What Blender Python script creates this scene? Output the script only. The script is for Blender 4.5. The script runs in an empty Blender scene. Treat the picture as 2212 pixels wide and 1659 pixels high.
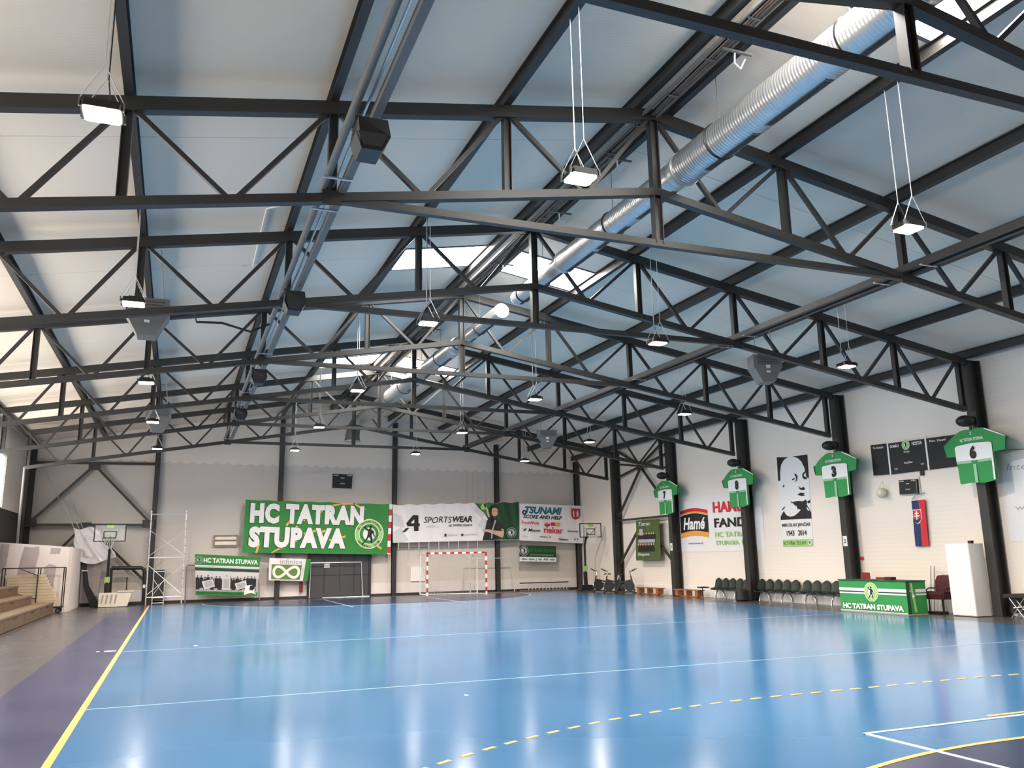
import bpy, bmesh, math, random
from mathutils import Vector, Matrix
random.seed(7)
S = bpy.context.scene
COL = S.collection
# ---------------------------------------------------------------- camera
F_PX, IMG_W = 1799.716, 2212
YAW, PITCH, ROLL, CAM_Z = 0.3793, 0.2051, -0.0181, 1.7551
cd = bpy.data.cameras.new('camera'); cam = bpy.data.objects.new('camera', cd); COL.objects.link(cam)
cd.sensor_fit = 'HORIZONTAL'; cd.sensor_width = 36.0; cd.lens = 36.0*F_PX/IMG_W
cd.clip_start = 0.05; cd.clip_end = 300
_f = Vector((math.sin(YAW)*math.cos(PITCH), math.cos(YAW)*math.cos(PITCH), math.sin(PITCH)))
_r = Vector((math.cos(YAW), -math.sin(YAW), 0)); _u = _r.cross(_f)
_r2 = math.cos(ROLL)*_r+math.sin(ROLL)*_u; _u2 = -math.sin(ROLL)*_r+math.cos(ROLL)*_u
M = Matrix((_r2, _u2, -_f)).transposed().to_4x4(); M.translation = (0, 0, CAM_Z)
cam.matrix_world = M
S.camera = cam
# ---------------------------------------------------------------- light, exposure
w = bpy.data.worlds.new('world'); S.world = w; w.use_nodes = True
w.node_tree.nodes['Background'].inputs[0].default_value = (0.8, 0.9, 1.0, 1)
w.node_tree.nodes['Background'].inputs[1].default_value = 0.6
S.view_settings.view_transform = 'Standard'; S.view_settings.look = 'None'
S.view_settings.gamma = 1.0; S.view_settings.use_curve_mapping = False
S.view_settings.exposure = 1.6
S.cycles.max_bounces = 10; S.cycles.diffuse_bounces = 6; S.cycles.glossy_bounces = 4
S.cycles.sample_clamp_indirect = 8.0; S.cycles.use_denoising = True
SKYLIGHT_E, WINDOW_E, LAMP_E, LAMP_W = 16.0, 4.3, 24.0, 88.0

# ---------------------------------------------------------------- materials
MATS = {}
def mat(name, col, rough=0.6, metal=0.0, var=0.0, scale=3.0, bump=0.0, bscale=None, emit=0.0, spec=0.5, trans=0.0, stretch=None, rvar=0.0, alpha=1.0, coat=0.0):
    m = bpy.data.materials.new(name); m.use_nodes = True; nt = m.node_tree; b = nt.nodes['Principled BSDF']
    b.inputs['Base Color'].default_value = (*col, 1); b.inputs['Roughness'].default_value = rough
    b.inputs['Metallic'].default_value = metal; b.inputs['Specular IOR Level'].default_value = spec
    b.inputs['Transmission Weight'].default_value = trans; b.inputs['Alpha'].default_value = alpha
    b.inputs['Coat Weight'].default_value = coat
    if emit:
        b.inputs['Emission Color'].default_value = (*col, 1); b.inputs['Emission Strength'].default_value = emit
    if var or bump or rvar:
        tc = nt.nodes.new('ShaderNodeTexCoord'); mp = nt.nodes.new('ShaderNodeMapping'); nt.links.new(tc.outputs['Object'], mp.inputs[0])
        if stretch: mp.inputs['Scale'].default_value = stretch
        n = nt.nodes.new('ShaderNodeTexNoise'); n.inputs['Scale'].default_value = scale; n.inputs['Detail'].default_value = 5
        nt.links.new(mp.outputs[0], n.inputs['Vector'])
        if var:
            mx = nt.nodes.new('ShaderNodeMix'); mx.data_type = 'RGBA'
            mx.inputs[6].default_value = (*[max(0, c*(1-var)) for c in col], 1); mx.inputs[7].default_value = (*[min(1, c*(1+var)) for c in col], 1)
            nt.links.new(n.outputs['Fac'], mx.inputs[0]); nt.links.new(mx.outputs[2], b.inputs['Base Color'])
        if rvar:
            mr = nt.nodes.new('ShaderNodeMapRange'); mr.inputs['To Min'].default_value = rough-rvar; mr.inputs['To Max'].default_value = rough+rvar
            nt.links.new(n.outputs['Fac'], mr.inputs[0]); nt.links.new(mr.outputs[0], b.inputs['Roughness'])
        if bump:
            n2 = nt.nodes.new('ShaderNodeTexNoise'); n2.inputs['Scale'].default_value = bscale or scale*4; nt.links.new(mp.outputs[0], n2.inputs['Vector'])
            bp = nt.nodes.new('ShaderNodeBump'); bp.inputs['Strength'].default_value = bump; bp.inputs['Distance'].default_value = 0.02
            nt.links.new(n2.outputs['Fac'], bp.inputs['Height']); nt.links.new(bp.outputs[0], b.inputs['Normal'])
    MATS[name] = m
    return m
def ribbed(name, col, axis, period, strength, rough=0.5, var=0.06, vscale=0.4, prof='SIN'):
    """sheet metal with fine parallel ribs along one object axis (bump only)"""
    m = mat(name, col, rough, var=var, scale=vscale); nt = m.node_tree; b = nt.nodes['Principled BSDF']
    tc = nt.nodes.new('ShaderNodeTexCoord'); wv = nt.nodes.new('ShaderNodeTexWave'); wv.wave_type = 'BANDS'; wv.bands_direction = axis
    wv.wave_profile = prof; wv.inputs['Scale'].default_value = math.pi/10/period*2; wv.inputs['Distortion'].default_value = 0
    nt.links.new(tc.outputs['Object'], wv.inputs['Vector'])
    bp = nt.nodes.new('ShaderNodeBump'); bp.inputs['Strength'].default_value = strength; bp.inputs['Distance'].default_value = 0.004
    nt.links.new(wv.outputs['Fac'], bp.inputs['Height']); nt.links.new(bp.outputs[0], b.inputs['Normal'])
    return m
STEEL = mat('dark_steel', (0.030, 0.0275, 0.0245), 0.45, var=0.15, scale=6)
STEEL2 = mat('grey_steel', (0.13, 0.13, 0.125), 0.55, metal=0.0, var=0.1, scale=6)
GALV = mat('galvanised', (0.60, 0.595, 0.58), 0.34, metal=0.8, var=0.08, scale=5, rvar=0.06, stretch=(1, 6, 1))
DUCTM = ribbed('spiral_duct', (0.60, 0.595, 0.58), 'Y', 0.115, 1.0, 0.33, var=0.08, vscale=5)
DUCTM.node_tree.nodes['Principled BSDF'].inputs['Metallic'].default_value = 0.8
COLLAR = mat('collar', (0.72, 0.72, 0.70), 0.3, metal=0.6, var=0.05)
BLACK = mat('black_plastic', (0.012, 0.012, 0.012), 0.45, var=0.1)
RUBBER = mat('rubber', (0.02, 0.02, 0.02), 0.8, var=0.1)
CHROME = mat('chrome', (0.62, 0.62, 0.62), 0.2, metal=1.0, var=0.03)
CHAIN = mat('chain', (0.75, 0.75, 0.75), 0.35, metal=0.5, var=0.05)
ALU = mat('aluminium', (0.75, 0.75, 0.74), 0.35, metal=0.5, var=0.05)
WHITE = mat('white_paint', (0.82, 0.80, 0.78), 0.5, var=0.03)
PVC = mat('white_sheet', (0.80, 0.77, 0.77), 0.55, var=0.03, scale=2)
CREAM = mat('cream_plastic', (0.75, 0.70, 0.58), 0.5, var=0.06)
ROOF = ribbed('roof_sheet', (0.84, 0.715, 0.575), 'Y', 0.14, 0.35, 0.85)
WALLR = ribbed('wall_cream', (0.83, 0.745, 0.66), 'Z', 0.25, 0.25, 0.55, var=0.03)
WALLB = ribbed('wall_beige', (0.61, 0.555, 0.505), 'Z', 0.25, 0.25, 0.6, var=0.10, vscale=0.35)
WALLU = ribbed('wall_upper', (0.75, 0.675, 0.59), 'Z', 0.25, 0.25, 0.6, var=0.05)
STAIN = mat('stain', (0.50, 0.46, 0.425), 0.7, var=0.2)
WAINS = mat('wainscot', (0.74, 0.68, 0.66), 0.6, var=0.08, scale=1.5)
DARKWALL = mat('dark_wall', (0.035, 0.033, 0.032), 0.7, var=0.2, scale=1)
PLASTER = mat('plasterboard', (0.70, 0.62, 0.60), 0.85, var=0.08, scale=1.2)
FILLER = mat('grey_filler', (0.40, 0.34, 0.34), 0.9, var=0.15, scale=1.5)
CONC = mat('grey_floor', (0.080, 0.075, 0.080), 0.26, var=0.12, scale=1.2, rvar=0.06)
BLUE = mat('court_blue', (0.044, 0.152, 0.318), 0.16, var=0.18, scale=0.5, rvar=0.035, spec=0.5)
INDIGO = mat('court_indigo', (0.034, 0.037, 0.095), 0.25, var=0.12, scale=0.6, rvar=0.06)
NAVY = mat('court_navy', (0.010, 0.018, 0.070), 0.25, var=0.12, scale=0.6, rvar=0.06)
YLINE = mat('yellow_line', (0.80, 0.43, 0.09), 0.35, var=0.05, scale=4)
WLINE = mat('white_line', (0.80, 0.82, 0.84), 0.35, var=0.05, scale=4)
PLINE = mat('pale_line', (0.34, 0.50, 0.64), 0.35, var=0.05, scale=4)
GREEN = mat('banner_green', (0.022, 0.215, 0.035), 0.6, var=0.15, scale=0.8)
GREENL = mat('jersey_green', (0.030, 0.270, 0.070), 0.7, var=0.08, scale=3)
GREEND = mat('deep_green', (0.007, 0.058, 0.018), 0.55, var=0.2, scale=1)
LIME = mat('lime_green', (0.36, 0.60, 0.18), 0.6, var=0.05)
LEAF = mat('leaf_green', (0.12, 0.22, 0.035), 0.6, var=0.08)
OLIVE = mat('olive_green', (0.070, 0.105, 0.025), 0.7, var=0.2, scale=1.5)
INK = mat('black_ink', (0.010, 0.009, 0.010), 0.6, var=0.1)
GREYINK = mat('grey_ink', (0.42, 0.41, 0.42), 0.6, var=0.05)
PALEGREY = mat('pale_grey_ink', (0.62, 0.60, 0.61), 0.6, var=0.05)
RED = mat('red_ink', (0.62, 0.02, 0.03), 0.5, var=0.06)
ORANGE = mat('orange_ink', (0.80, 0.36, 0.05), 0.5, var=0.06)
TEAL = mat('teal_ink', (0.010, 0.16, 0.22), 0.55, var=0.1)
SKIN2 = mat('printed_skin_tone', (0.36, 0.24, 0.19), 0.6, var=0.1)
NAVYCLOTH = mat('navy_cloth', (0.02, 0.03, 0.12), 0.7, var=0.1)
SKIN = mat('skin_ink', (0.62, 0.36, 0.24), 0.6, var=0.08)
WOOD = mat('gym_wood', (0.34, 0.12, 0.035), 0.4, var=0.2, scale=2, stretch=(12, 1, 12))
PLY = mat('plywood', (0.115, 0.070, 0.038), 0.6, var=0.15, scale=2, stretch=(1, 8, 1))
TREAD = mat('tread_wood', (0.17, 0.112, 0.065), 0.6, var=0.15, scale=2, stretch=(1, 8, 1))
PALEWOOD = mat('pale_wood', (0.62, 0.49, 0.33), 0.65, var=0.12, scale=3, stretch=(1, 1, 10))
SEATG = mat('seat_green', (0.010, 0.022, 0.016), 0.4, var=0.1)
MAROON = mat('maroon_fabric', (0.060, 0.008, 0.010), 0.8, var=0.2, scale=8)
REDPL = mat('red_plastic', (0.22, 0.012, 0.012), 0.5, var=0.1)
DOORM = mat('door_grey', (0.060, 0.060, 0.063), 0.45, var=0.08)
CLOTH = mat('white_cloth', (0.80, 0.76, 0.76), 0.8, var=0.05, bump=0.3, scale=2)
HEATM = mat('heater_grey', (0.17, 0.165, 0.16), 0.5, var=0.06)
NETM = mat('net_cord', (0.70, 0.68, 0.66), 0.8, var=0.05)
RUST = mat('rusty_tube', (0.30, 0.22, 0.18), 0.6, var=0.3, scale=8)
REDSTRIPE = mat('goal_red', (0.42, 0.02, 0.03), 0.45, var=0.08)
COPPER = mat('cable_brown', (0.16, 0.09, 0.06), 0.6, var=0.3, scale=10)
ACRYL = mat('acrylic', (0.9, 0.92, 0.92), 0.1, alpha=0.18)
SKYP = mat('skylight_pane', (1.0, 0.97, 0.92), 0.4, emit=SKYLIGHT_E)
WINP = mat('window_pane', (1.0, 0.965, 0.91), 0.3, emit=WINDOW_E)
LENS = mat('lamp_lens', (1.0, 0.88, 0.74), 0.3, emit=LAMP_E)

# ---------------------------------------------------------------- mesh helpers
class MB:
    def __init__(s): s.v = []; s.f = []
    def add(s, vs, fs):
        o = len(s.v); s.v += [Vector(p) for p in vs]; s.f += [tuple(i+o for i in f) for f in fs]; return s
    def box(s, x0, x1, y0, y1, z0, z1):
        return s.add([(x0,y0,z0),(x1,y0,z0),(x1,y1,z0),(x0,y1,z0),(x0,y0,z1),(x1,y0,z1),(x1,y1,z1),(x0,y1,z1)],
                     [(0,3,2,1),(4,5,6,7),(0,1,5,4),(1,2,6,5),(2,3,7,6),(3,0,4,7)])
    def prism(s, poly, axis_vec):
        """closed polygon (list of Vector) extruded by axis_vec"""
        n = len(poly); a = Vector(axis_vec); P = [Vector(p) for p in poly]
        vs = P+[p+a for p in P]
        return s.add(vs, [tuple(range(n))[::-1], tuple(range(n, 2*n))]+[(i, (i+1) % n, n+(i+1) % n, n+i) for i in range(n)])
    def profile(s, p0, p1, prof, up=(0, 0, 1)):
        """2D profile (a=side, b=up) swept from p0 to p1"""
        p0 = Vector(p0); p1 = Vector(p1); d = (p1-p0).normalized(); up = Vector(up)
        side = d.cross(up)
        if side.length < 1e-5: side = d.cross(Vector((0, 1, 0)))
        side.normalize(); u = side.cross(d)
        return s.prism([p0+side*a+u*b for a, b in prof], p1-p0)
    def beam(s, p0, p1, wd, h, up=(0, 0, 1)):
        return s.profile(p0, p1, [(-wd/2, -h/2), (wd/2, -h/2), (wd/2, h/2), (-wd/2, h/2)], up)
    def ibeam(s, p0, p1, wd, h, tf=0.015, tw=0.012, up=(0, 0, 1)):
        a, b, t = wd/2, h/2, tw/2
        return s.profile(p0, p1, [(-a,-b),(a,-b),(a,-b+tf),(t,-b+tf),(t,b-tf),(a,b-tf),(a,b),(-a,b),(-a,b-tf),(-t,b-tf),(-t,-b+tf),(-a,-b+tf)], up)
    def tube(s, pts, r, n=8, caps=True):
        pts = [Vector(p) for p in pts]; rs = r if isinstance(r, (list, tuple)) else [r]*len(pts)
        rings = []; up = None
        for i, p in enumerate(pts):
            d = (pts[min(i+1, len(pts)-1)]-pts[max(i-1, 0)]).normalized()
            if up is None: up = Vector((0, 0, 1)) if abs(d.z) < 0.9 else Vector((1, 0, 0))
            sd = d.cross(up).normalized(); up = sd.cross(d).normalized()
            rings.append([p+(sd*math.cos(a)+up*math.sin(a))*rs[i] for a in (2*math.pi*k/n for k in range(n))])
        vs = [q for R in rings for q in R]; fs = []
        for i in range(len(pts)-1):
            for k in range(n):
                a = i*n+k; b = i*n+(k+1) % n; fs.append((a, b, b+n, a+n))
        if caps: fs += [tuple(range(n))[::-1], tuple(range((len(pts)-1)*n, len(pts)*n))]
        return s.add(vs, fs)
    def cyl(s, p0, p1, r, n=16): return s.tube([p0, p1], r, n)
    def sphere(s, c, r, nu=12, nv=8, sc=(1, 1, 1)):
        c = Vector(c); vs = []; fs = []
        for j in range(nv+1):
            t = math.pi*j/nv
            for i in range(nu):
                a = 2*math.pi*i/nu; vs.append(c+Vector((math.sin(t)*math.cos(a)*r*sc[0], math.sin(t)*math.sin(a)*r*sc[1], math.cos(t)*r*sc[2])))
        for j in range(nv):
            for i in range(nu): fs.append((j*nu+i, (j+1)*nu+i, (j+1)*nu+(i+1) % nu, j*nu+(i+1) % nu))
        return s.add(vs, fs)
    def arc_tube(s, c, ax, bx, r0, r, a0, a1, n=12, k=8):
        c = Vector(c); ax = Vector(ax); bx = Vector(bx)
        return s.tube([c+(ax*math.cos(a)+bx*math.sin(a))*r0 for a in (a0+(a1-a0)*i/n for i in range(n+1))], r, k)
    def rotz(s, a, c):
        R = Matrix.Rotation(a, 3, 'Z'); c = Vector(c); s.v = [R @ (p-c)+c for p in s.v]; return s
    def build(s, name, m, parent=None, smooth=False, origin=None):
        root = parent
        while root is not None and root.parent is not None: root = root.parent
        if root is not None: org = Vector(root.location)
        elif origin is not None: org = Vector(origin)
        else:
            xs = [p.x for p in s.v]; ys = [p.y for p in s.v]; zs = [p.z for p in s.v]
            org = Vector(((min(xs)+max(xs))/2, (min(ys)+max(ys))/2, min(zs)))
        me = bpy.data.meshes.new(name); me.from_pydata([tuple(p-org) for p in s.v], [], s.f); me.update()
        if smooth:
            me.polygons.foreach_set('use_smooth', [True]*len(me.polygons))
            try: me.set_sharp_from_angle(angle=math.radians(40))
            except Exception: pass
        me.materials.append(m)
        o = bpy.data.objects.new(name, me); COL.objects.link(o)
        if parent is None: o.location = org
        else: o.parent = parent
        return o
def tag(o, label, cat, group=None):
    o['label'] = label; o['category'] = cat
    if group: o['group'] = group
    return o
def thing(name, label, cat, loc=(0, 0, 0), group=None):
    o = bpy.data.objects.new(name, None); COL.objects.link(o); o.location = loc; o.empty_display_size = 0.1
    return tag(o, label, cat, group)
def struct(o): o['kind'] = 'structure'; return o
def sroot(name, loc=(0, 0, 0)):
    o = bpy.data.objects.new(name, None); COL.objects.link(o); o.location = loc; o['kind'] = 'structure'; return o
def dup(root, loc, rz=0.0, label=None):
    def rec(o, par):
        c = o.copy(); COL.objects.link(c); c.parent = par
        for ch in o.children: rec(ch, c)
        return c
    r = rec(root, None); r.location = loc; r.rotation_euler = (0, 0, rz)
    if label: r['label'] = label
    return r
ORD = ['first', 'second', 'third', 'fourth', 'fifth', 'sixth', 'seventh', 'eighth', 'ninth', 'tenth', 'eleventh']

# ---------------------------------------------------------------- text
def text_mesh(txt, bold=0.0, shear=0.0, spacing=1.0):
    cu = bpy.data.curves.new('t', 'FONT'); cu.body = txt; cu.offset = bold; cu.shear = shear; cu.space_character = spacing; cu.resolution_u = 3
    ob = bpy.data.objects.new('t', cu); COL.objects.link(ob)
    bpy.context.view_layer.update()
    dg = bpy.context.evaluated_depsgraph_get()
    me = bpy.data.meshes.new_from_object(ob.evaluated_get(dg))
    vs = [(v.co.x, v.co.y) for v in me.vertices]; fs = [tuple(p.vertices) for p in me.polygons]
    bpy.data.objects.remove(ob); bpy.data.curves.remove(cu); bpy.data.meshes.remove(me)
    return vs, fs
class Sheet:
    """a hanging sheet: corners in the world (TL,TR,BR,BL), printed shapes laid on its front side. s,t run 0..1 (left-right, bottom-top)"""
    def __init__(s, TL, TR, BR, BL, amp=0.0, freq=(7, 2), ph=0.0, parent=None, step=0.004, sag=0.0):
        s.c = [Vector(p) for p in (TL, TR, BR, BL)]; s.amp = amp; s.fr = freq; s.ph = ph; s.parent = parent; s.step = step; s.layer = 0; s.sag = sag
        n = (s.c[1]-s.c[3]).cross(s.c[0]-s.c[2]).normalized()
        mid = sum(s.c, Vector())/4
        if n.dot(Vector((0, 0, 1.75))-mid) < 0: n = -n
        s.n = n; s.w = ((s.c[1]-s.c[0]).length+(s.c[2]-s.c[3]).length)/2; s.h = ((s.c[0]-s.c[3]).length+(s.c[1]-s.c[2]).length)/2
    def P(s, a, b, d=0.0):
        TL, TR, BR, BL = s.c
        p = (TL*(1-a)+TR*a)*b+(BL*(1-a)+BR*a)*(1-b)
        wv = s.amp*(math.sin(s.fr[0]*a*6.283+s.ph+1.3*b*s.fr[1])*0.6+math.sin((s.fr[0]*1.7*a+s.fr[1]*b)*6.283+2*s.ph)*0.4)
        p = p+s.n*(d+wv)
        if s.sag: p.z -= s.sag*(0.5-0.5*math.cos(6.283*a*s.fr[0]))*b
        return p
    def base(s, name, m, nx=24, ny=10, th=0.006, edge=None):
        if s.amp: nx, ny = max(nx, int(s.w/.1)), max(ny, int(s.h/.12))
        mb = MB(); g = [[(i/nx, j/ny) for i in range(nx+1)] for j in range(ny+1)]
        if edge: g = [[edge(a, b) for a, b in row] for row in g]
        fr = [s.P(a, b, 0) for r in g for a, b in r]; bk = [s.P(a, b, -th) for r in g for a, b in r]
        N = (nx+1)*(ny+1); fs = []
        for j in range(ny):
            for i in range(nx):
                q = j*(nx+1)+i; fs.append((q, q+1, q+nx+2, q+nx+1)); fs.append((N+q, N+q+nx+1, N+q+nx+2, N+q+1))
        for i in range(nx):
            for q in (i, ny*(nx+1)+i): fs.append((q, q+1, N+q+1, N+q))
        for j in range(ny):
            for q in (j*(nx+1), j*(nx+1)+nx): fs.append((q, q+nx+1, N+q+nx+1, N+q))
        mb.add(fr+bk, fs)
        return mb.build(name, m, s.parent, smooth=True)
    def nxt(s): s.layer += 1; return s.layer*s.step+(0.006 if s.amp else 0.002)
    def lay(s, vs, fs, d):
        """flat (s,t) polygons laid on the sheet, cut finely enough to follow its folds"""
        if not s.amp: return MB().add([s.P(a, b, d) for a, b in vs], fs)
        bm = bmesh.new(); V = [bm.verts.new((a*s.w, b*s.h, 0)) for a, b in vs]
        for f in fs:
            try: bm.faces.new([V[i] for i in f])
            except ValueError: pass
        bmesh.ops.triangulate(bm, faces=bm.faces[:])
        for _ in range(7):
            E = [e for e in bm.edges if e.calc_length() > .16]
            if not E: break
            bmesh.ops.subdivide_edges(bm, edges=E, cuts=1); bmesh.ops.triangulate(bm, faces=bm.faces[:])
        bm.verts.index_update()
        r = MB().add([s.P(v.co.x/s.w, v.co.y/s.h, d) for v in bm.verts], [tuple(v.index for v in f.verts) for f in bm.faces]); bm.free()
        return r
    def shapes(s, name, m, polys, parent=None, d=None):
        mb = MB(); d = d or s.nxt()
        for poly in polys: q = s.lay(poly, [tuple(range(len(poly)))], d); mb.add(q.v, q.f)
        return mb.build(name, m, parent or s.parent)
    def grid(s, name, m, a0, b0, a1, b1, nx=16, ny=4, parent=None):
        mb = MB(); d = s.nxt()
        if s.amp: nx, ny = max(nx, int(s.w*(a1-a0)/.1)), max(ny, int(s.h*(b1-b0)/.12))
        vs = [s.P(a0+(a1-a0)*i/nx, b0+(b1-b0)*j/ny, d) for j in range(ny+1) for i in range(nx+1)]
        mb.add(vs, [(j*(nx+1)+i, j*(nx+1)+i+1, (j+1)*(nx+1)+i+1, (j+1)*(nx+1)+i) for j in range(ny) for i in range(nx)])
        return mb.build(name, m, parent or s.parent)
    def text(s, txt, m, a0, b0, a1, b1, bold=0.0, shear=0.0, name='lettering', spacing=1.0, tilt=0.0, parent=None):
        vs, fs = text_mesh(txt, bold, shear, spacing)
        if not vs: return
        x0 = min(v[0] for v in vs); x1 = max(v[0] for v in vs); y0 = min(v[1] for v in vs); y1 = max(v[1] for v in vs)
        d = s.nxt()
        mb = s.lay([(a0+(a1-a0)*(x-x0)/(x1-x0), b0+(b1-b0)*(y-y0)/(y1-y0)+tilt*(x-x0)/(x1-x0)) for x, y in vs], fs, d)
        return mb.build(name, m, parent or s.parent)
    def disc(s, name, m, ca, cb, r, r2=None, n=28, a0=0.0, a1=6.2832, parent=None, d=None, asp=1.0):
        """disc / ring; r in metres"""
        mb = MB(); d = d or s.nxt(); W, H = s.w, s.h
        pt = lambda q, t: (ca+q*asp*math.cos(t)/W, cb+q*math.sin(t)/H)
        ts = [a0+(a1-a0)*i/n for i in range(n+1)]
        if r2 is None: mb = s.lay([pt(r, t) for t in ts[:-1]], [tuple(range(n))], d)
        else: mb = s.lay([pt(r, t) for t in ts]+[pt(r2, t) for t in ts], [(i, i+1, n+2+i, n+1+i) for i in range(n)], d)
        return mb.build(name, m, parent or s.parent)
    def emblem(s, ca, cb, r, ring, inner, ink=None, txt=True, core=None):
        ink = ink or INK
        base = s.disc('emblem', WHITE, ca, cb, r)
        s.disc('ring', ring, ca, cb, r*0.95, r*0.70, parent=base); s.disc('ring', inner, ca, cb, r*0.66, r*0.44, parent=base)
        if core: s.disc('core', core, ca, cb, r*0.42, parent=base)
        d = s.nxt(); W, H = s.w, s.h
        q = lambda L: [(ca+x*r/W, cb+y*r/H) for x, y in L]
        s.shapes('player_figure', ink, [q([(-.42,.50),(-.30,.56),(-.24,.40),(-.05,.30),(.0,.36),(.12,.36),(.16,.28),(.30,.20),(.34,-.02),(.40,-.16),(.33,-.20),(.26,-.04),(.20,.06),(.17,-.10),(.24,-.34),(.22,-.58),(.30,-.64),(.12,-.62),(.10,-.34),(.0,-.20),(-.12,-.40),(-.30,-.60),(-.44,-.72),(-.46,-.64),(-.30,-.48),(-.16,-.26),(-.10,.02),(-.10,.18),(-.28,.28),(-.34,.40)]),
            q([(.06+.09*math.cos(t), .46+.11*math.sin(t)) for t in (6.283*i/10 for i in range(10))])], parent=base, d=d)
        if txt:
            for word, a_s, a_e, fl in (('HC TATRAN STUPAVA', 2.75, 0.39, 1), ('HANDBALL CLUB', 3.75, 5.67, -1)):
                mb = MB(); dd = s.nxt()
                for i, ch in enumerate(word):
                    if ch == ' ': continue
                    vs, fs = text_mesh(ch, 0.02); t = a_s+(a_e-a_s)*i/(len(word)-1); rr = r*(0.76 if fl > 0 else 0.90); sz = r*0.19
                    ux, uy = (math.sin(t)*fl, -math.cos(t)*fl); vx, vy = (math.cos(t)*fl, math.sin(t)*fl)
                    mb.add([s.P(ca+(rr*math.cos(t)+((x-.3)*ux+y*vx)*sz)/W, cb+(rr*math.sin(t)+((x-.3)*uy+y*vy)*sz)/H, dd) for x, y in vs], fs)
                mb.build('lettering', INK, base)
        return base
def rect(a0, b0, a1, b1): return [(a0, b0), (a1, b0), (a1, b1), (a0, b1)]

# ================================================================ THE HALL
XR, ZC, SL, ZB, SLB = 7.096, 9.08, 0.1718, 7.68, 0.1696
PANEL = 2.6665
NODES = [0, 1.0*PANEL, 2.007*PANEL, 3.012*PANEL, 3.913*PANEL, 12.72]
TY = [5.96, 11.16, 16.36, 21.56, 26.76, 31.96, 37.16]
XL, XRW, YB, YF = -6.35, 20.55, 41.9, -2.6
ROOF0 = 9.43
zroof = lambda x: ROOF0-SL*abs(x-XR)
# ---- floor
fl = struct(MB().box(XL-.3, XRW+.3, YF-.3, YB+.3, -0.2, 0.0).build('floor', CONC))
def flat(name, poly, z, m): return MB().prism([Vector((x, y, 0.0005)) for x, y in poly], (0, 0, z-0.0005)).build(name, m, fl)
flat('court_surface', rect(-0.97, 0.0, 18.4, 40.0), 0.002, BLUE)
flat('apron_strip', rect(-2.12, -2.4, -0.97, 40.0), 0.0022, INDIGO)
GX = 8.7
def goal_area(R, y0, sgn, n=24):
    L = [(GX+1.5+R*math.cos(t), y0+sgn*R*math.sin(t)) for t in (math.pi/2*i/n for i in range(n+1))]
    Rr = [(GX-1.5-R*math.sin(t), y0+sgn*R*math.cos(t)) for t in (math.pi/2*i/n for i in range(n+1))]
    return L+Rr
p = goal_area(6.02, 0.02, 1); flat('goal_area', p if True else p, 0.0034, NAVY)
p = goal_area(6.02, 40.0, -1)[::-1]; flat('goal_area', p, 0.0034, NAVY)
def strip(name, pts, wd, z, m, closed=False):
    mb = MB(); n = len(pts); vs = []
    for i in range(n):
        a = Vector(pts[max(i-1, 0)]).to_2d(); b = Vector(pts[min(i+1, n-1)]).to_2d(); d = (b-a).normalized(); nn = Vector((-d.y, d.x))*wd/2
        q = Vector(pts[i]).to_2d(); vs += [(*(q+nn), z), (*(q-nn), z)]
    k = len(vs); lo = [(x, y, 0.0006) for x, y, _ in vs]
    fs = []
    for i in range(n-1):
        a = 2*i; fs += [(a+1, a+3, a+2, a), (k+a, k+a+2, k+a+3, k+a+1), (a, a+2, k+a+2, k+a), (a+3, a+1, k+a+1, k+a+3)]
    fs += [(0, 1, k+1, k), (2*n-1, 2*n-2, k+2*n-2, k+2*n-1)]
    return MB().add(vs+lo, [f[::-1] for f in fs]).build(name, m, fl)
def arc9(y0, sgn, R):
    pts = [(GX-1.5-R*math.cos(t), y0+sgn*R*math.sin(t)) for t in (math.pi/2*i/40 for i in range(41))]
    pts += [(GX-1.5+3.0*i/12, y0+sgn*R) for i in range(1, 12)]
    pts += [(GX+1.5+R*math.sin(t), y0+sgn*R*math.cos(t)) for t in (math.pi/2*i/40 for i in range(41))]
    return pts
strip('sideline', [(-0.97, 0), (-0.97, 20), (-0.97, 40)], 0.075, 0.006, YLINE)
strip('goal_area_line', arc9(0.02, 1, 6.02), 0.06, 0.006, YLINE)
strip('goal_area_line', arc9(40.0, -1, 6.02), 0.06, 0.006, PLINE)
strip('seven_metre_mark', [(GX-.52, 6.93), (GX+.5, 6.93)], 0.055, 0.0055, YLINE)
# dashed nine metre line
pts = [Vector(q).to_2d() for q in arc9(0.02, 1, 8.97)]
acc = 0.0; cur = []; on = True; dash, gap = 0.16, 0.155
cum = [0.0]
for a, b in zip(pts, pts[1:]): cum.append(cum[-1]+(b-a).length)
def along(sv):
    import bisect
    i = min(max(bisect.bisect_right(cum, sv)-1, 0), len(pts)-2); t = (sv-cum[i])/(cum[i+1]-cum[i]); return pts[i].lerp(pts[i+1], t)
k = 0.0
while k+dash < cum[-1]:
    a, b = along(k), along(k+dash)
    if a.x > 1.5 and a.x < 17 and a.y > 5: strip('dash', [tuple(a), tuple(along(k+dash/2)), tuple(b)], 0.05, 0.006, YLINE)
    k += dash+gap
strip('key_line', [(6.38, 0.3), (6.38, 3), (6.38, 6.84)], 0.05, 0.0075, WLINE)
strip('key_line', [(6.355, 6.82), (9, 6.82), (11.02, 6.82)], 0.05, 0.007, WLINE)
strip('key_line', [(11.0, 0.3), (11.0, 3), (11.0, 6.84)], 0.05, 0.0075, WLINE)
strip('key_line', [(6.41, 32.9), (6.41, 36), (6.41, 39.9)], 0.05, 0.0075, PLINE)
strip('key_line', [(11.0, 32.9), (11.0, 36), (11.0, 39.9)], 0.05, 0.0075, PLINE)
strip('cross_line', [(-0.93, 12.1), (8, 12.04), (18.4, 11.98)], 0.024, 0.005, PLINE)
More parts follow.
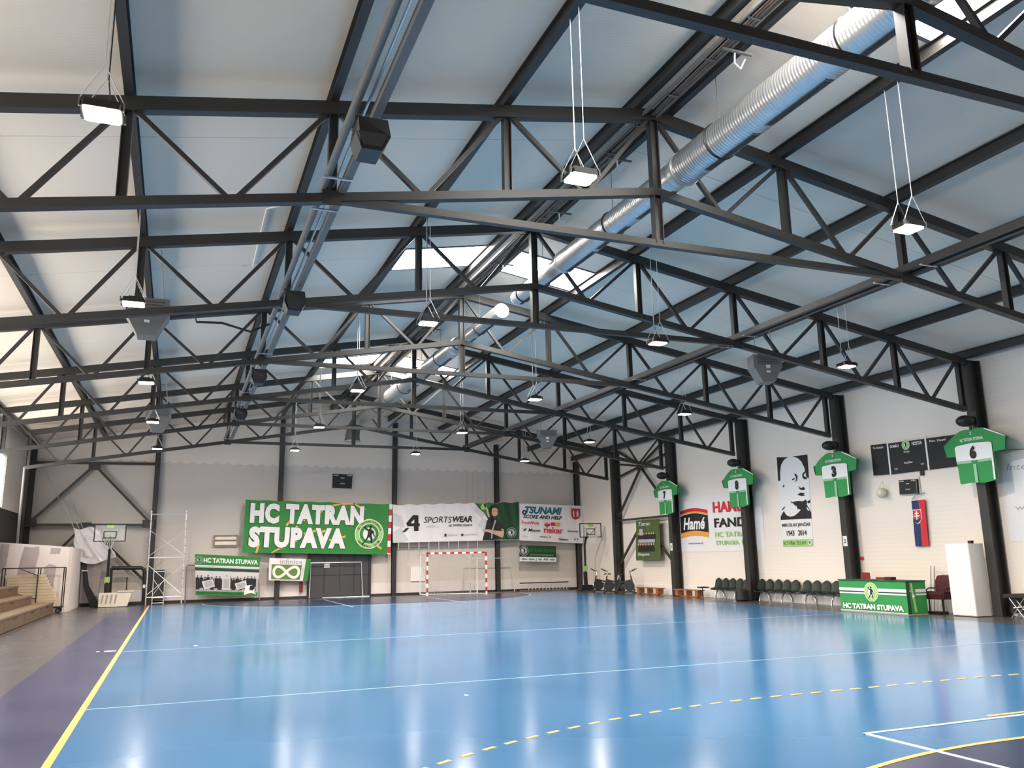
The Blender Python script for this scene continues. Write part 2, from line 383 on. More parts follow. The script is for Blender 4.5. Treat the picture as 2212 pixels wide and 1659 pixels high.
strip('centre_line', [(-0.93, 19.5), (8, 19.55), (18.4, 19.6)], 0.028, 0.005, PLINE)
flat('tape_patch', rect(-1.27, 19.72, -1.05, 19.90), 0.004, CREAM); flat('tape_patch', rect(-1.42, 19.78, -1.36, 19.86), 0.004, CREAM)
flat('tape_patch', rect(0.46, 19.99, 0.54, 20.08), 0.004, WLINE); flat('tape_patch', rect(3.61, 10.88, 3.65, 10.95), 0.004, WLINE)
# ---- walls
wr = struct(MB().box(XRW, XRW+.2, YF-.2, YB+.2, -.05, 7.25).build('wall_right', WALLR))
MB().box(XRW-.03, XRW-.0005, YF, YB-.001, 0.001, 0.42).build('skirting_board', WHITE, wr)
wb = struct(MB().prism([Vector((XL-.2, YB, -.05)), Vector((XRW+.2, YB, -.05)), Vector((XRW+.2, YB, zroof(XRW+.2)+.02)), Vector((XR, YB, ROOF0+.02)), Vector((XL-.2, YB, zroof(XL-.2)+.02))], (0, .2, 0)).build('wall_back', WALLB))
MB().box(XL+.1, XRW-.04, YB-.04, YB-.0005, 0.12, 0.62).build('wainscot_band', WAINS, wb)
MB().box(XL+.1, XRW-.04, YB-.07, YB-.0006, 0.001, 0.12).build('base_strip', DARKWALL, wb)
# scalloped upper liner
mb = MB(); x0, x1, n = XL+.05, XRW-.05, 0
low = []; x = x0; zs = lambda x: 6.44-0.007*(x+1) if x < 14 else 6.33-0.02*math.sin((x-14))
sc = 0.52
while x < x1-1e-6:
    for i in range(6):
        t = i/6; xx = x+sc*t
        if xx > x1: break
        low.append((xx, zs(xx)-0.10*abs(math.sin(math.pi*t))**0.7))
    x += sc
low.append((x1, zs(x1)))
top = [(XRW-.05, zroof(XRW-.05)-.01), (XR, ROOF0-.01), (XL+.05, zroof(XL+.05)-.01)]
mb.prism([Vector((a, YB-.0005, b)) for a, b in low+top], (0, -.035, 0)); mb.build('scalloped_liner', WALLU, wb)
for i, xx in enumerate([14.0, 14.33, 14.62, 15.05]):
    MB().box(xx, xx+.03, YB-.004, YB-.0006, 4.0+.2*i, 6.15).build('water_stain', STAIN, wb)
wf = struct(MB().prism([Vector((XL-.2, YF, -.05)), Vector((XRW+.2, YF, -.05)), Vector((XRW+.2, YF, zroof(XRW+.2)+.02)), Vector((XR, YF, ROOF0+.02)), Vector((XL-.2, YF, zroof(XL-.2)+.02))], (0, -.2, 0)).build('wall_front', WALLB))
# left wall with window band
ZW0, ZW1 = 3.95, 5.95
WINS = [(TY[0]-5.2+.4, TY[0]-.4)]+[(a+.4, a+4.8) for a in TY[:-2]]+[(TY[5]+.4, 37.2)]
mb = MB(); mb.box(XL-.2, XL, YF-.2, YB+.2, ZW1, 7.25)
ys = [YF-.2]+[v for a in WINS for v in a]+[YB+.2]
for i in range(0, len(ys), 2): mb.box(XL-.2, XL, ys[i], ys[i+1], ZW0, ZW1)
wl = struct(mb.build('wall_left', WALLR))
MB().box(XL-.2, XL-.0005, YF-.2, YB+.2, -.05, ZW0).build('lower_wall', DARKWALL, wl)
for i, (a, b) in enumerate(WINS):
    r0 = sroot('window_%d' % (i+1), (XL, (a+b)/2, ZW0))
    MB().box(XL-.12, XL-.09, a, b, ZW0, ZW1).build('pane', WINP, r0)
    fm = MB()
    for yy in (a, a+(b-a)/3, a+2*(b-a)/3, b): fm.box(XL-.08, XL-.02, yy-.03, yy+.03, ZW0, ZW1)
    for zz in (ZW0, ZW1): fm.box(XL-.08, XL-.02, a, b, zz-.03, zz+.03)
    fm.build('window_frame', STEEL2, r0)
# ---- ceiling: sheets with seams and skylights
SKY = [(6.25, 7.8), (18.4, 19.95), (30.2, 31.75)]
SEAM = [YF-.2, 0.45, 6.6, 12.75, 18.93, 25.05, 31.2, 37.35, YB+.2]
for side, nm in ((-1, 'ceiling_left'), (1, 'ceiling_right')):
    root = sroot(nm, (XR, 0, ROOF0))
    xe = XRW+.2 if side > 0 else XL-.2
    sx = (7.6, 9.8) if side > 0 else (4.64, 6.78)
    for a, b in zip(SEAM, SEAM[1:]):
        mb = MB(); ycuts = sorted({a+.006, b-.006}|{v for q in SKY for v in q if a+.006 < v < b-.006})
        xc = sorted([XR, sx[0], sx[1], xe])
        for y0, y1 in zip(ycuts, ycuts[1:]):
            hole = any(q[0] <= (y0+y1)/2 <= q[1] for q in SKY)
            segs = [(xc[0], xc[1]), (xc[1], xc[2]), (xc[2], xc[3])] if hole else [(xc[0], xc[3])]
            for u0, u1 in segs:
                if hole and abs(u0-sx[0]) < 1e-6 and abs(u1-sx[1]) < 1e-6: continue
                z0, z1 = zroof(u0), zroof(u1)
                mb.add([(u0,y0,z0),(u1,y0,z1),(u1,y1,z1),(u0,y1,z0),(u0,y0,z0+.12),(u1,y0,z1+.12),(u1,y1,z1+.12),(u0,y1,z0+.12)],
                       [(0,3,2,1),(4,5,6,7),(0,1,5,4),(1,2,6,5),(2,3,7,6),(3,0,4,7)])
        mb.build('roof_panel', ROOF, root)
    z0, z1 = zroof(XR), zroof(xe)
    MB().add([(XR, YF-.2, z0+.13), (xe, YF-.2, z1+.13), (xe, YB+.2, z1+.13), (XR, YB+.2, z0+.13), (XR, YF-.2, z0+.18), (xe, YF-.2, z1+.18), (xe, YB+.2, z1+.18), (XR, YB+.2, z0+.18)],
             [(0,3,2,1),(4,5,6,7),(0,1,5,4),(1,2,6,5),(2,3,7,6),(3,0,4,7)]).build('outer_skin', STEEL2, root)
    for k, (a, b) in enumerate(SKY):
        r0 = sroot('window_%d' % (8+k*2+(side > 0)), ((sx[0]+sx[1])/2, (a+b)/2, zroof((sx[0]+sx[1])/2)))
        mb = MB(); u0, u1 = sx
        mb.add([(u0,a,zroof(u0)+.06),(u1,a,zroof(u1)+.06),(u1,b,zroof(u1)+.06),(u0,b,zroof(u0)+.06),(u0,a,zroof(u0)+.08),(u1,a,zroof(u1)+.08),(u1,b,zroof(u1)+.08),(u0,b,zroof(u0)+.08)],
               [(0,3,2,1),(4,5,6,7),(0,1,5,4),(1,2,6,5),(2,3,7,6),(3,0,4,7)])
        mb.build('pane', SKYP, r0)
        fm = MB()
        for yy in (a, b): fm.beam((u0, yy, zroof(u0)-.005), (u1, yy, zroof(u1)-.005), .07, .03)
        for uu in (u0, u1): fm.beam((uu, a, zroof(uu)-.005), (uu, b, zroof(uu)-.005), .07, .03)
        fm.build('window_frame', STEEL2, r0)

# ---- trusses
def top(x): return ZC-SL*abs(x-XR)
def bot(x): return ZB-SLB*abs(x-XR)
def make_truss(Y):
    t = thing('roof_truss', '', 'truss', (XR, Y, 0), 'steel roof trusses across the hall')
    for s in (-1, 1):
        xe = XR+s*12.98
        MB().beam((XR, Y, ZC), (xe, Y, top(xe)), .15, .20).build('top_chord', STEEL, t)
        xb = XR+s*12.80
        MB().beam((XR, Y, ZB), (xb, Y, bot(xb)), .14, .13).build('bottom_chord', STEEL, t)
        for i in range(1, 6):
            x = XR+s*NODES[i]
            MB().ibeam((x, Y, bot(x)+.06), (x, Y, top(x)-.1), .12, .13, .014, .012, up=(1, 0, 0)).build('vertical_post', STEEL, t)
        for i in range(5):
            xa, xb2 = XR+s*NODES[i], XR+s*NODES[i+1]; xm = (xa+xb2)/2
            o = s*.10
            MB().beam((xa+o, Y, top(xa+o)-.09), (xm-s*.07, Y, bot(xm)+.05), .065, .075, up=(0, 1, 0)).build('diagonal', STEEL, t)
            MB().beam((xb2-o, Y, top(xb2-o)-.09), (xm+s*.07, Y, bot(xm)+.05), .065, .075, up=(0, 1, 0)).build('diagonal', STEEL, t)
    zt = bot(XR+NODES[2])
    MB().ibeam((XR, Y, zt), (XR, Y, ZC-.08), .14, .15, .016, .012, up=(1, 0, 0)).build('ridge_post', STEEL, t)
    MB().beam((XR-NODES[2], Y, zt), (XR+NODES[2], Y, zt), .11, .11).build('tie_beam', STEEL, t)
    for s in (-1, 1):
        x = XR+s*NODES[2]; MB().box(x-.14, x+.14, Y-.075, Y-.065, zt-.12, zt+.10).build('gusset_plate', STEEL, t)
    return t
tr0 = make_truss(TY[0])
tlab = ['nearest dark steel roof truss, only its ridge showing at top right', 'dark steel roof truss crossing the top of the view, second nearest',
        'dark steel roof truss meeting the column with the shirt numbered six', 'dark steel roof truss meeting the column with the shirt numbered three',
        'dark steel roof truss meeting the column with the shirt numbered eight', 'dark steel roof truss meeting the column with the shirt numbered seven',
        'farthest dark steel roof truss, closest to the back wall']
tr0['label'] = tlab[0]
for i in range(1, 7): dup(tr0, (XR, TY[i], 0), label=tlab[i])
# ---- purlins
pl = []
for i in range(-5, 6):
    x = XR+(1 if i > 0 else -1)*(NODES[abs(i)] if abs(i) < 5 else 13.05)
    if i == 0: pl += [(XR-.30, 'left'), (XR+.34, 'right')]
    else: pl.append((x, i))
for x, i in pl:
    z = zroof(x)-.01-.115
    if i in ('left', 'right'): lab = 'dark steel ridge purlin just %s of the roof ridge' % i
    else: lab = 'dark steel roof purlin, %s from the ridge on the %s slope' % (ORD[abs(i)-1], 'right' if i > 0 else 'left')
    o = MB().ibeam((x, YF+.02, z), (x, YB-.06, z), .12, .23, .016, .012).build('roof_purlin', STEEL, origin=(x, YB-.06, z))
    tag(o, lab, 'purlin', 'purlins under the roof sheets')
# ---- longitudinal struts at the second nodes
for s, side in ((-1, 'left'), (1, 'right')):
    x = XR+s*NODES[2]; z = bot(x)+.13
    t = thing('longitudinal_strut', 'twin steel strut running the length of the hall, %s of the ridge' % side, 'strut', (x, 20, z))
    if s < 0:
        MB().tube([(x-.12, YF+.1, z+.02), (x-.12, 37.3, z+.02)], .055, 10).build('round_tube', STEEL2, t, smooth=True)
        MB().beam((x+.14, YF+.1, z), (x+.14, 37.3, z), .10, .12).build('flat_beam', STEEL2, t)
        MB().tube([(x+.0, YF+.1, z+.02), (x+.02, 15, z+.03), (x+.0, 37.3, z+.02)], .018, 6).build('conduit', GALV, t, smooth=True)
    else:
        MB().beam((x-.10, YF+.1, z), (x-.10, 37.3, z), .10, .13).build('flat_beam', STEEL, t)
        MB().beam((x+.13, YF+.1, z), (x+.13, 37.3, z), .09, .12).build('flat_beam', STEEL, t)
    for Y in TY:
        for d in (-.55, .55): MB().box(x-.2, x+.2, Y+d-.02, Y+d+.02, z-.08, z-.06).build('clamp', GALV, t)
# ---- ridge cable tray
xt, zt = XR-.08, 9.04
t = thing('cable_tray', 'ladder cable tray with brown cables under the ridge', 'cable tray', (xt, 20, zt))
for d in (-.13, .13): MB().box(xt+d-.012, xt+d+.012, YF+.1, YB-.1, zt-.03, zt+.03).build('side_rail', STEEL2, t)
yy = YF+.4
while yy < YB-.2:
    MB().box(xt-.118, xt+.118, yy-.015, yy+.015, zt-.02, zt-.005).build('rung', STEEL2, t); yy += 1.05
for i, (d, m) in enumerate(((-.07, COPPER), (-.02, BLACK), (.03, COPPER), (.08, STEEL2))):
    MB().tube([(xt+d+.02*math.sin(k*1.7+i), YF+.2+k*1.8, zt+.02) for k in range(25)], .016, 6).build('cable', m, t, smooth=True)
for yy in (9.0, 12.6, 15.2, 18.6, 25.0, 31.0):
    MB().box(xt-.02, xt+.5, yy-.02, yy+.02, zt-.06, zt-.03).build('hanger_bracket', STEEL2, t)
    MB().tube([(xt+.2, yy, zt-.03), (xt+.26, yy+.1, zt-.16), (xt+.40, yy+.15, zt-.20), (xt+.46, yy+.1, zt-.05)], .014, 6).build('loose_wire', WHITE, t, smooth=True)

# ---- ventilation duct
DX, DZ = 7.52, 8.06
def spiral(y0, y1, r, n=28, step=.17):
    pts = []; rs = []; y = y0; k = 0
    while y < y1: pts.append((DX, y, DZ)); rs.append(r+(0.0045 if k % 2 else 0)); y += step/2; k += 1
    pts.append((DX, y1, DZ)); rs.append(r); return MB().tube(pts, rs, n)
def duct(label, segs, capends, loc, slots):
    t = thing('ventilation_duct', label, 'duct', loc)
    for (y0, y1, r) in segs:
        spiral(y0, y1, r).build('spiral_pipe', DUCTM, t, smooth=True)
    for (a, b) in zip(segs, segs[1:]):
        MB().tube([(DX, a[1]-.02, DZ), (DX, a[1]+.02, DZ), (DX, a[1]+.14, DZ), (DX, a[1]+.20, DZ)], [a[2]+.012, a[2]+.014, b[2]+.012, b[2]+.01], 28).build('reducer_collar', COLLAR, t, smooth=True)
    for y, d in capends:
        r = [q[2] for q in segs if q[0]-.01 <= y <= q[1]+.01][0]
        MB().tube([(DX, y, DZ), (DX, y+d*.02, DZ)], r+.006, 28).build('end_cap', WHITE, t, smooth=True)
    for y in slots:
        r = [q[2] for q in segs if q[0] <= y <= q[1]]
        if not r: continue
        r = r[0]; mb = MB(); fm = MB()
        for (m_, a0, a1, L, dr) in ((mb, -1.60, -1.28, .58, .014), (fm, -1.66, -1.22, .62, .010)):
            vs = []
            for yy in (y-L, y+L):
                for a in (a0, (a0+a1)/2, a1):
                    for rr in (r-.01, r+dr): vs.append((DX+rr*math.cos(a), yy, DZ+rr*math.sin(a)))
            m_.add(vs, [(1,3,9,7),(3,5,11,9),(0,6,8,2),(2,8,10,4),(0,1,7,6),(4,10,11,5),(0,2,3,1),(2,4,5,3),(6,7,9,8),(8,9,11,10)])
        fr = fm.build('grille_frame', STEEL2, t); mb.build('outlet_slot', BLACK, fr)
    return t
nd = duct('near silver spiral air duct ending in mid air under the ridge', [(YF+.3, 10.9, .29), (10.9, 15.6, .245), (15.6, 18.35, .19)], [(18.35, 1)], (DX, 10, DZ), [5.2, 6.6, 8.2, 9.7, 11.9, 13.5, 14.9, 16.4, 17.6])
fd = duct('far silver spiral air duct with white round end facing the camera', [(19.5, 23.3, .19), (23.3, 27.6, .245), (27.6, 38.4, .29)], [(19.5, -1)], (DX, 30, DZ), [20.8, 22.3, 24.6, 26.3, 28.6])
for t, ys_ in ((nd, [2.5, 7.1, 9.9, 13.4, 16.8, 18.0]), (fd, [21.2, 23.1, 25.0, 27.3, 29.6, 31.8, 34.0])):
    for y in ys_:
        r = .29 if (y < 10.9 or y > 27.6) else .245 if (y < 15.6 or y > 23.3) else .19
        MB().tube([(DX+(r+.012)*math.cos(a), y, DZ+(r+.012)*math.sin(a)) for a in (6.2832*i/28 for i in range(29))], .012, 6).build('hanger_band', BLACK, t, smooth=True)
        MB().tube([(DX, y, DZ+r), (DX, y, zroof(DX)-.005)], .006, 5).build('hanger_rod', STEEL2, t)
MB().tube([(DX, 38.2, DZ), (DX-.02, 38.7, DZ-.02), (DX-.05, 39.1, DZ-.2), (DX-.08, 39.25, DZ-.5), (DX-.08, 39.28, DZ-.75)], [.29, .30, .31, .33, .36], 24).build('elbow', STEEL2, fd, smooth=True)
MB().tube([(DX-.08, 39.28, DZ-.76), (DX-.08, 39.28, DZ-.80)], .40, 24).build('intake_flange', GALV, fd, smooth=True)

# ---- hanging lamps
def make_lamp(z, ztop):
    t = thing('hanging_floodlight', '', 'lamp', (0, 0, z), 'floodlights hanging on chains from the purlins')
    hx, hy = .19, .165
    poly = [(-hx, -hy+.03), (-hx+.03, -hy), (hx-.03, -hy), (hx, -hy+.03), (hx, hy-.03), (hx-.03, hy), (-hx+.03, hy), (-hx, hy-.03)]
    MB().prism([Vector((a, b, z)) for a, b in poly], (0, 0, .05)).build('housing', BLACK, t)
    fn = MB()
    for i in range(9):
        y = -hy+.03+i*(2*hy-.06)/8; fn.box(-hx+.03, hx-.03, y-.006, y+.006, z+.0501, z+.095)
    fn.build('cooling_fins', BLACK, t)
    MB().prism([Vector((a*.88, b*.88, z-.012)) for a, b in poly], (0, 0, .0118)).build('lens', LENS, t)
    ld = bpy.data.lights.new('floodlight_beam', 'AREA'); ld.shape = 'RECTANGLE'; ld.size = 2*hx*.86; ld.size_y = 2*hy*.86
    ld.energy = LAMP_W; ld.color = (1.0, 0.89, 0.76); ld.spread = math.radians(156)
    lo = bpy.data.objects.new('floodlight_beam', ld); COL.objects.link(lo); lo.parent = t; lo.location = (0, 0, -.014)
    MB().box(-.08, .08, -.05, .05, z+.0955, z+.135).build('driver_box', BLACK, t)
    for sy in (-1, 1):
        for sx in (-1, 1): MB().box(sx*(hx+.008)-.008, sx*(hx+.008)+.008, sy*.13-.02, sy*.13+.02, z+.0, z+.085).build('bracket', STEEL2, t)
        ap = z+.48
        for sx in (-1, 1): MB().tube([(sx*(hx+.008), sy*.13, z+.08), (0, sy*.13, ap)], .0055, 5).build('chain_leg', CHAIN, t)
        MB().tube([(0, sy*.13, ap), (0, sy*.13, ztop)], .0065, 5).build('chain', CHAIN, t)
    MB().tube([(.05, .03, z+.13), (.04, .1, z+.3), (.015, .14, ap), (.014, .15, (ap+ztop)/2), (.012, .14, ztop)], .007, 5).build('power_cable', BLACK, t, smooth=True)
    return t
ROWS = [(-.94, 6.12, [9.22, 16.42, 23.87, 30.7, 38.0], 'far left'), (4.43, 6.38, [8.9, 16.0, 23.34, 30.39, 37.21], 'centre left'),
        (9.76, 6.39, [8.79, 15.98, 23.18, 30.37, 37.27], 'centre right'), (15.13, 6.22, [9.3, 16.58, 24.26, 31.56, 38.79], 'far right')]
for x, z, ys_, rn in ROWS:
    lp = None
    for i, y in enumerate(ys_):
        y = y*(z-1.755)/4.745
        lab = 'lit floodlight hanging on chains, %s from the camera in the %s row' % (ORD[i], rn)
        if lp is None:
            lp = make_lamp(z, zroof(x)-.25); lp.location.x = x; lp.location.y = y; lp['label'] = lab
        else: dup(lp, (x, y, z), label=lab)

# ---- speakers on the strut
def make_speaker(c):
    t = thing('ceiling_loudspeaker', '', 'speaker', c, 'black loudspeakers on the roof strut')
    x, y, z = c
    MB().prism([Vector((x-.17, y-.20, z+.10)), Vector((x+.17, y-.20, z+.10)), Vector((x+.20, y-.24, z-.12)), Vector((x+.12, y-.16, z-.27)), Vector((x-.12, y-.16, z-.27)), Vector((x-.20, y-.24, z-.12))], (0, .36, 0)).build('cabinet', BLACK, t)
    MB().prism([Vector((x-.17, y-.222, z-.10)), Vector((x+.17, y-.222, z-.10)), Vector((x+.10, y-.19, z-.24)), Vector((x-.10, y-.19, z-.24))], (0, -.015, 0)).build('front_grille', RUBBER, t)
    MB().box(x-.19, x-.13, y-.10, y+.10, z+.1, z+.16).build('bracket', STEEL, t)
    return t
zsp = bot(XR-NODES[2])+.13
zsp -= .30
sp = make_speaker((1.80, 8.85, zsp)); sp['label'] = 'black loudspeaker on the left strut in front of the second nearest truss'
for (x, y), lb in zip([(1.78, 15.5), (1.74, 22.4), (1.70, 28.5)], ['meeting the column with shirt six', 'just past the column with shirt three', 'near the back wall']):
    dup(sp, (x, y, zsp), label='black loudspeaker on the left strut at the truss '+lb if 'meeting' in lb else 'black loudspeaker on the left strut '+lb)
# ---- unit heaters
def make_heater(c, rz=0):
    x, y, z = c
    t = thing('unit_heater', '', 'heater', c, 'grey heaters hung under the roof')
    pr = [(-.40, .34), (-.40, -.02), (-.34, -.10), (-.17, -.42), (.17, -.42), (.34, -.10), (.40, -.02), (.40, .34)]
    MB().prism([Vector((x+a, y-.24, z+b)) for a, b in pr], (0, .48, 0)).build('casing', HEATM, t)
    MB().box(x-.06, x+.05, y-.262, y-.241, z-.05, z+.04).build('label_plate', CREAM, t); MB().box(x-.05, x+.05, y-.26, y-.241, z-.17, z-.12).build('label_plate', WHITE, t)
    lv = MB()
    for k in range(4): lv.box(x-.30, x+.30, y-.275, y-.242, z+.08+k*.06, z+.11+k*.06)
    lv.build('louvre_blades', STEEL2, t)
    MB().cyl((x, y+.241, z+.02), (x, y+.30, z+.02), .26, 20).build('fan_ring', BLACK, t)
    for sx in (-.28, .28): MB().tube([(x+sx, y, z+.34), (x+sx*.6, y, zroof(x)-.002)], .012, 5).build('hanger_rod', GALV, t)
    return t
h0 = make_heater((-.82, 17.7, 6.62)); h0['label'] = 'grey unit heater behind the second lamp of the far left row'
dup(h0, (-.85, 30.4, 6.55), label='grey unit heater behind the fourth lamp of the far left row')
dup(h0, (14.75, 18.2, 6.72), rz=-.3, label='grey unit heater on the right, above the wall poster')
dup(h0, (14.3, 32.0, 6.65), rz=-.3, label='grey unit heater at far right near the back wall')
o = MB().tube([(-.30, 17.6, 6.75), (0.05, 17.5, 6.72), (.1, 17.5, 6.55), (.6, 17.6, 6.60), (1.2, 18.2, 6.62), (1.64, 18.4, 6.90)], .025, 8).build('gas_pipe', BLACK, smooth=True)
tag(o, 'black gas pipe from the nearest left heater to the strut', 'pipe')
# white conduit under the left slope
o = MB().tube([(1.45, 15.5, zroof(1.45)-.03), (1.22, 15.6, zroof(1.2)-.03), (1.24, 19.0, zroof(1.24)-.03), (1.0, 19.0, zroof(1.0)-.03)], .018, 6).build('conduit', WHITE)
tag(o, 'thin white conduit under the left roof sheets', 'conduit')

# ---- columns, right and left
CX0, CX1 = 20.1, 20.5
def make_col(x0, x1, Y, ztop):
    t = thing('steel_column', '', 'column', ((x0+x1)/2, Y, 0), 'steel columns along the side walls')
    xa = (x0+x1)/2; h = abs(x1-x0)
    MB().ibeam((xa, Y, .015), (xa, Y, ztop), .27, h, .025, .016, up=(1, 0, 0)).build('column_shaft', STEEL, t)
    MB().box(min(x0, x1)-.05, max(x0, x1)+.04, Y-.2, Y+.2, .0005, .015).build('base_plate', STEEL, t)
    MB().box(min(x0, x1)-.25, max(x0, x1), Y-.12, Y+.12, ztop-.02, ztop).build('cap_plate', STEEL, t)
    mb = MB()
    for zz in (5.55, 5.2): mb.box(x0+(.0 if x0 < x1 else .0), x0+.02, Y-.1, Y+.1, zz, zz+.01)
    return t
ztop = zroof(20.4)-.26
c0 = make_col(CX0, CX1, TY[0], ztop); c0['label'] = 'dark steel wall column at right, nearest the camera'
clab = ['dark steel wall column at right, second nearest the camera', 'dark steel column behind the shirt numbered six', 'dark steel column behind the shirt numbered three', 'dark steel column behind the shirt numbered eight',
        'dark steel column behind the shirt numbered seven', 'dark steel column beside the exercise bikes on the right wall']
for i in range(1, 7): dup(c0, ((CX0+CX1)/2, TY[i], 0), label=clab[i-1])
for i in range(6):
    dup(c0, ((XL+.05)+.2, TY[i], 0), label='dark steel wall column on the left, %s from the camera' % ORD[i])
for i, (x, lb) in enumerate([(-6.1, 'in the left corner of the back wall'), (-1.05, 'behind the scaffold frame'), (4.5, 'behind the large green banner'), (10.11, 'between the green and white banners'), (15.65, 'behind the banner of the bearded man'), (20.35, 'in the right corner of the back wall')]):
    zt2 = zroof(x)-.26
    t = thing('wall_post', 'dark steel post on the back wall, '+lb, 'column', (x, YB-.16, 0), 'steel posts on the back wall')
    MB().ibeam((x, YB-.16, .012), (x, YB-.16, zt2), .22, .22, .02, .014, up=(0, 1, 0)).build('post_shaft', STEEL, t)
    MB().box(x-.17, x+.17, YB-.3, YB-.045, .0005, .012).build('base_plate', STEEL, t)
o = MB().tube([(-5.72, 37.26, 2.62), (-5.72, 37.26, 5.55)], .05, 8).build('steel_tube_post', STEEL2); tag(o, 'thin grey steel tube post before the left corner of the back wall', 'post')
# speakers on right columns
def col_speaker(Y, lab):
    t = thing('wall_loudspeaker', lab, 'speaker', (19.86, Y, 5.0), 'round black loudspeakers on the right columns')
    MB().sphere((19.82, Y, 5.18), .22, 14, 8, (1.15, 1, .72)).build('cabinet', BLACK, t, smooth=True)
    MB().tube([(19.9, Y, 5.2), (20.02, Y, 5.22), (20.095, Y, 5.3)], .035, 8).build('arm', BLACK, t, smooth=True)
for Y, n in ((TY[2], 'six'), (TY[3], 'three'), (TY[4], 'eight'), (TY[5], 'seven')): col_speaker(Y, 'round black loudspeaker on the column above shirt '+n)

# ---- bracing
def bracing(label, pts, loc, hor, gus, wd=.11):
    t = thing('wall_bracing', label, 'bracing', loc)
    for a, b in hor: MB().beam(a, b, wd, wd, up=(0, 0, 1)).build('strut', STEEL, t)
    for a, b in pts: MB().beam(a, b, wd, wd, up=(0, 1, 0) if abs(a[1]-b[1]) < .01 else (1, 0, 0)).build('brace', STEEL, t)
    for g in gus:
        x, y, z, ax = g
        if ax == 'x': MB().box(x-.02, x+.02, y-.22, y+.22, z-.2, z+.2).build('gusset_plate', STEEL, t)
        else: MB().box(x-.24, x+.24, y-.02, y+.02, z-.17, z+.17).build('gusset_plate', STEEL, t)
yb = 41.55
bracing('dark steel diagonal bracing in the left bay of the back wall', [((-3.72, yb, 6.05), (-5.98, yb, 3.6)), ((-3.56, yb, 6.05), (-1.2, yb, 3.58)), ((-3.70, yb, 3.42), (-1.2, yb, 0.95)), ((-3.9, yb, 3.42), (-5.98, yb, 0.95))], (-3.65, yb, 0.9),
        [((-6.0, yb, 6.2), (-1.16, yb, 6.24)), ((-6.0, yb, 3.5), (-1.18, yb, 3.48))], [(-3.64, yb-.07, 6.08, 'y'), (-5.95, yb-.07, 3.56, 'y'), (-1.28, yb-.07, 3.54, 'y'), (-3.8, yb-.07, 3.42, 'y')])
xb = 20.32; y1, y2, ym = TY[5]+.14, TY[6]-.14, 34.62
bracing('dark steel star bracing on the right wall around the green flag', [((xb, ym, 5.95), (xb, y1, 6.95)), ((xb, ym, 5.95), (xb, y2, 6.95)), ((xb, ym, 5.9), (xb, y1, 6.25)), ((xb, ym, 5.9), (xb, y2, 6.25)),
        ((xb, ym, 5.9), (xb, y1, 5.55)), ((xb, ym, 5.9), (xb, y2, 5.55)), ((xb, ym, 5.85), (xb, y1, 3.6)), ((xb, ym, 5.85), (xb, y2, 3.6)), ((xb, ym, 3.35), (xb, y1, 1.35)), ((xb, ym, 3.35), (xb, y2, 1.35))],
        (xb, ym, 1.3), [((xb, y1, 3.45), (xb, y2, 3.45))], [(xb-.06, ym, 5.9, 'x')], .09)

# ================================================================ BACK WALL THINGS
YN = 41.38
def sheet_thing(name, label, cat, corners, amp, base_mat, group=None, th=.006, nx=30, ny=10, freq=(6, 2), ph=0., base='cloth', step=.004, sag=0., edge=None):
    c = [Vector(q) for q in corners]; t = thing(name, label, cat, tuple((c[2]+c[3])/2), group)
    s = Sheet(*c, amp=amp, freq=freq, ph=ph, parent=t, step=step, sag=sag); s.base(base, base_mat, nx, ny, th, edge)
    if cat == 'banner' and abs(c[0].y-c[1].y) < .01:
        for a, b in ((.02, .98), (.98, .98)):
            q = s.P(a, b, -.006); MB().tube([q, (q.x, YB-.001, q.z+.05)], .006, 5).build('tie_cord', CHAIN, t)
    return t, s
k_ = YN/41.5
def bk(x, z, y=YN): q = y/41.5; return (x*q, y, 1.755+(z-1.755)*q)
# big green club banner
t, s = sheet_thing('club_banner', 'large green banner with huge white two-line lettering', 'banner', [bk(2.89, 4.65), bk(9.78, 4.48), bk(9.68, 2.0), bk(2.84, 2.19)], .03, GREEN, freq=(7, 1.5), sag=.02)
ym_ = []
for (x, y, ang, L) in [(.30, .60, 1.0, .22), (.34, .46, .9, .2), (.42, .68, .65, .2), (.50, .80, .4, .18), (.57, .86, .6, .16), (.63, .97, .3, .25), (.70, .985, .05, .25), (.79, .93, -.5, .3), (.10, .06, 1.4, .3), (.22, .03, .7, .25), (.28, .16, .8, .25), (.36, .25, .6, .22), (.46, .42, .3, .4), (.55, .44, .25, .3), (.64, .30, .25, .4), (.93, .17, -.6, .25)]:
    dx, dy = math.cos(ang)*L/s.w, math.sin(ang)*L/s.h; nx_, ny_ = -math.sin(ang)*.05/s.w, math.cos(ang)*.05/s.h
    ym_.append([(x-dx+nx_, y-dy+ny_), (x-dx-nx_, y-dy-ny_), (x+dx-nx_, y+dy-ny_), (x+dx+nx_, y+dy+ny_)])
dd_ = s.nxt()
for q in ym_: s.shapes('dash', YLINE, [[(min(max(a, 0), 1), min(max(b, 0), 1)) for a, b in q]], d=dd_)
for m_, bo, dd in ((GREEND, .092, 0), (WHITE, .068, 0)):
    g = .006 if m_ is GREEND else 0
    s.text('HC TATRAN', m_, .035-g, .56-g*2, .82+g, .95+g, bold=bo, spacing=1.12); s.text('STUPAVA', m_, .035-g, .10-g*2, .70+g, .50+g, bold=bo, spacing=1.12)
s.emblem(.865, .40, .72, LIME, GREEN)
t, s2 = sheet_thing('goal_post_banner', 'narrow red and white striped strip beside the large green banner', 'banner', [bk(9.80, 4.48), bk(9.95, 4.48), bk(9.86, 2.02), bk(9.70, 2.02)], .004, WHITE, nx=4, ny=16)
s2.shapes('red_stripe', RED, [rect(0, .02+i*.25, 1, .02+i*.25+.125) for i in range(4)])
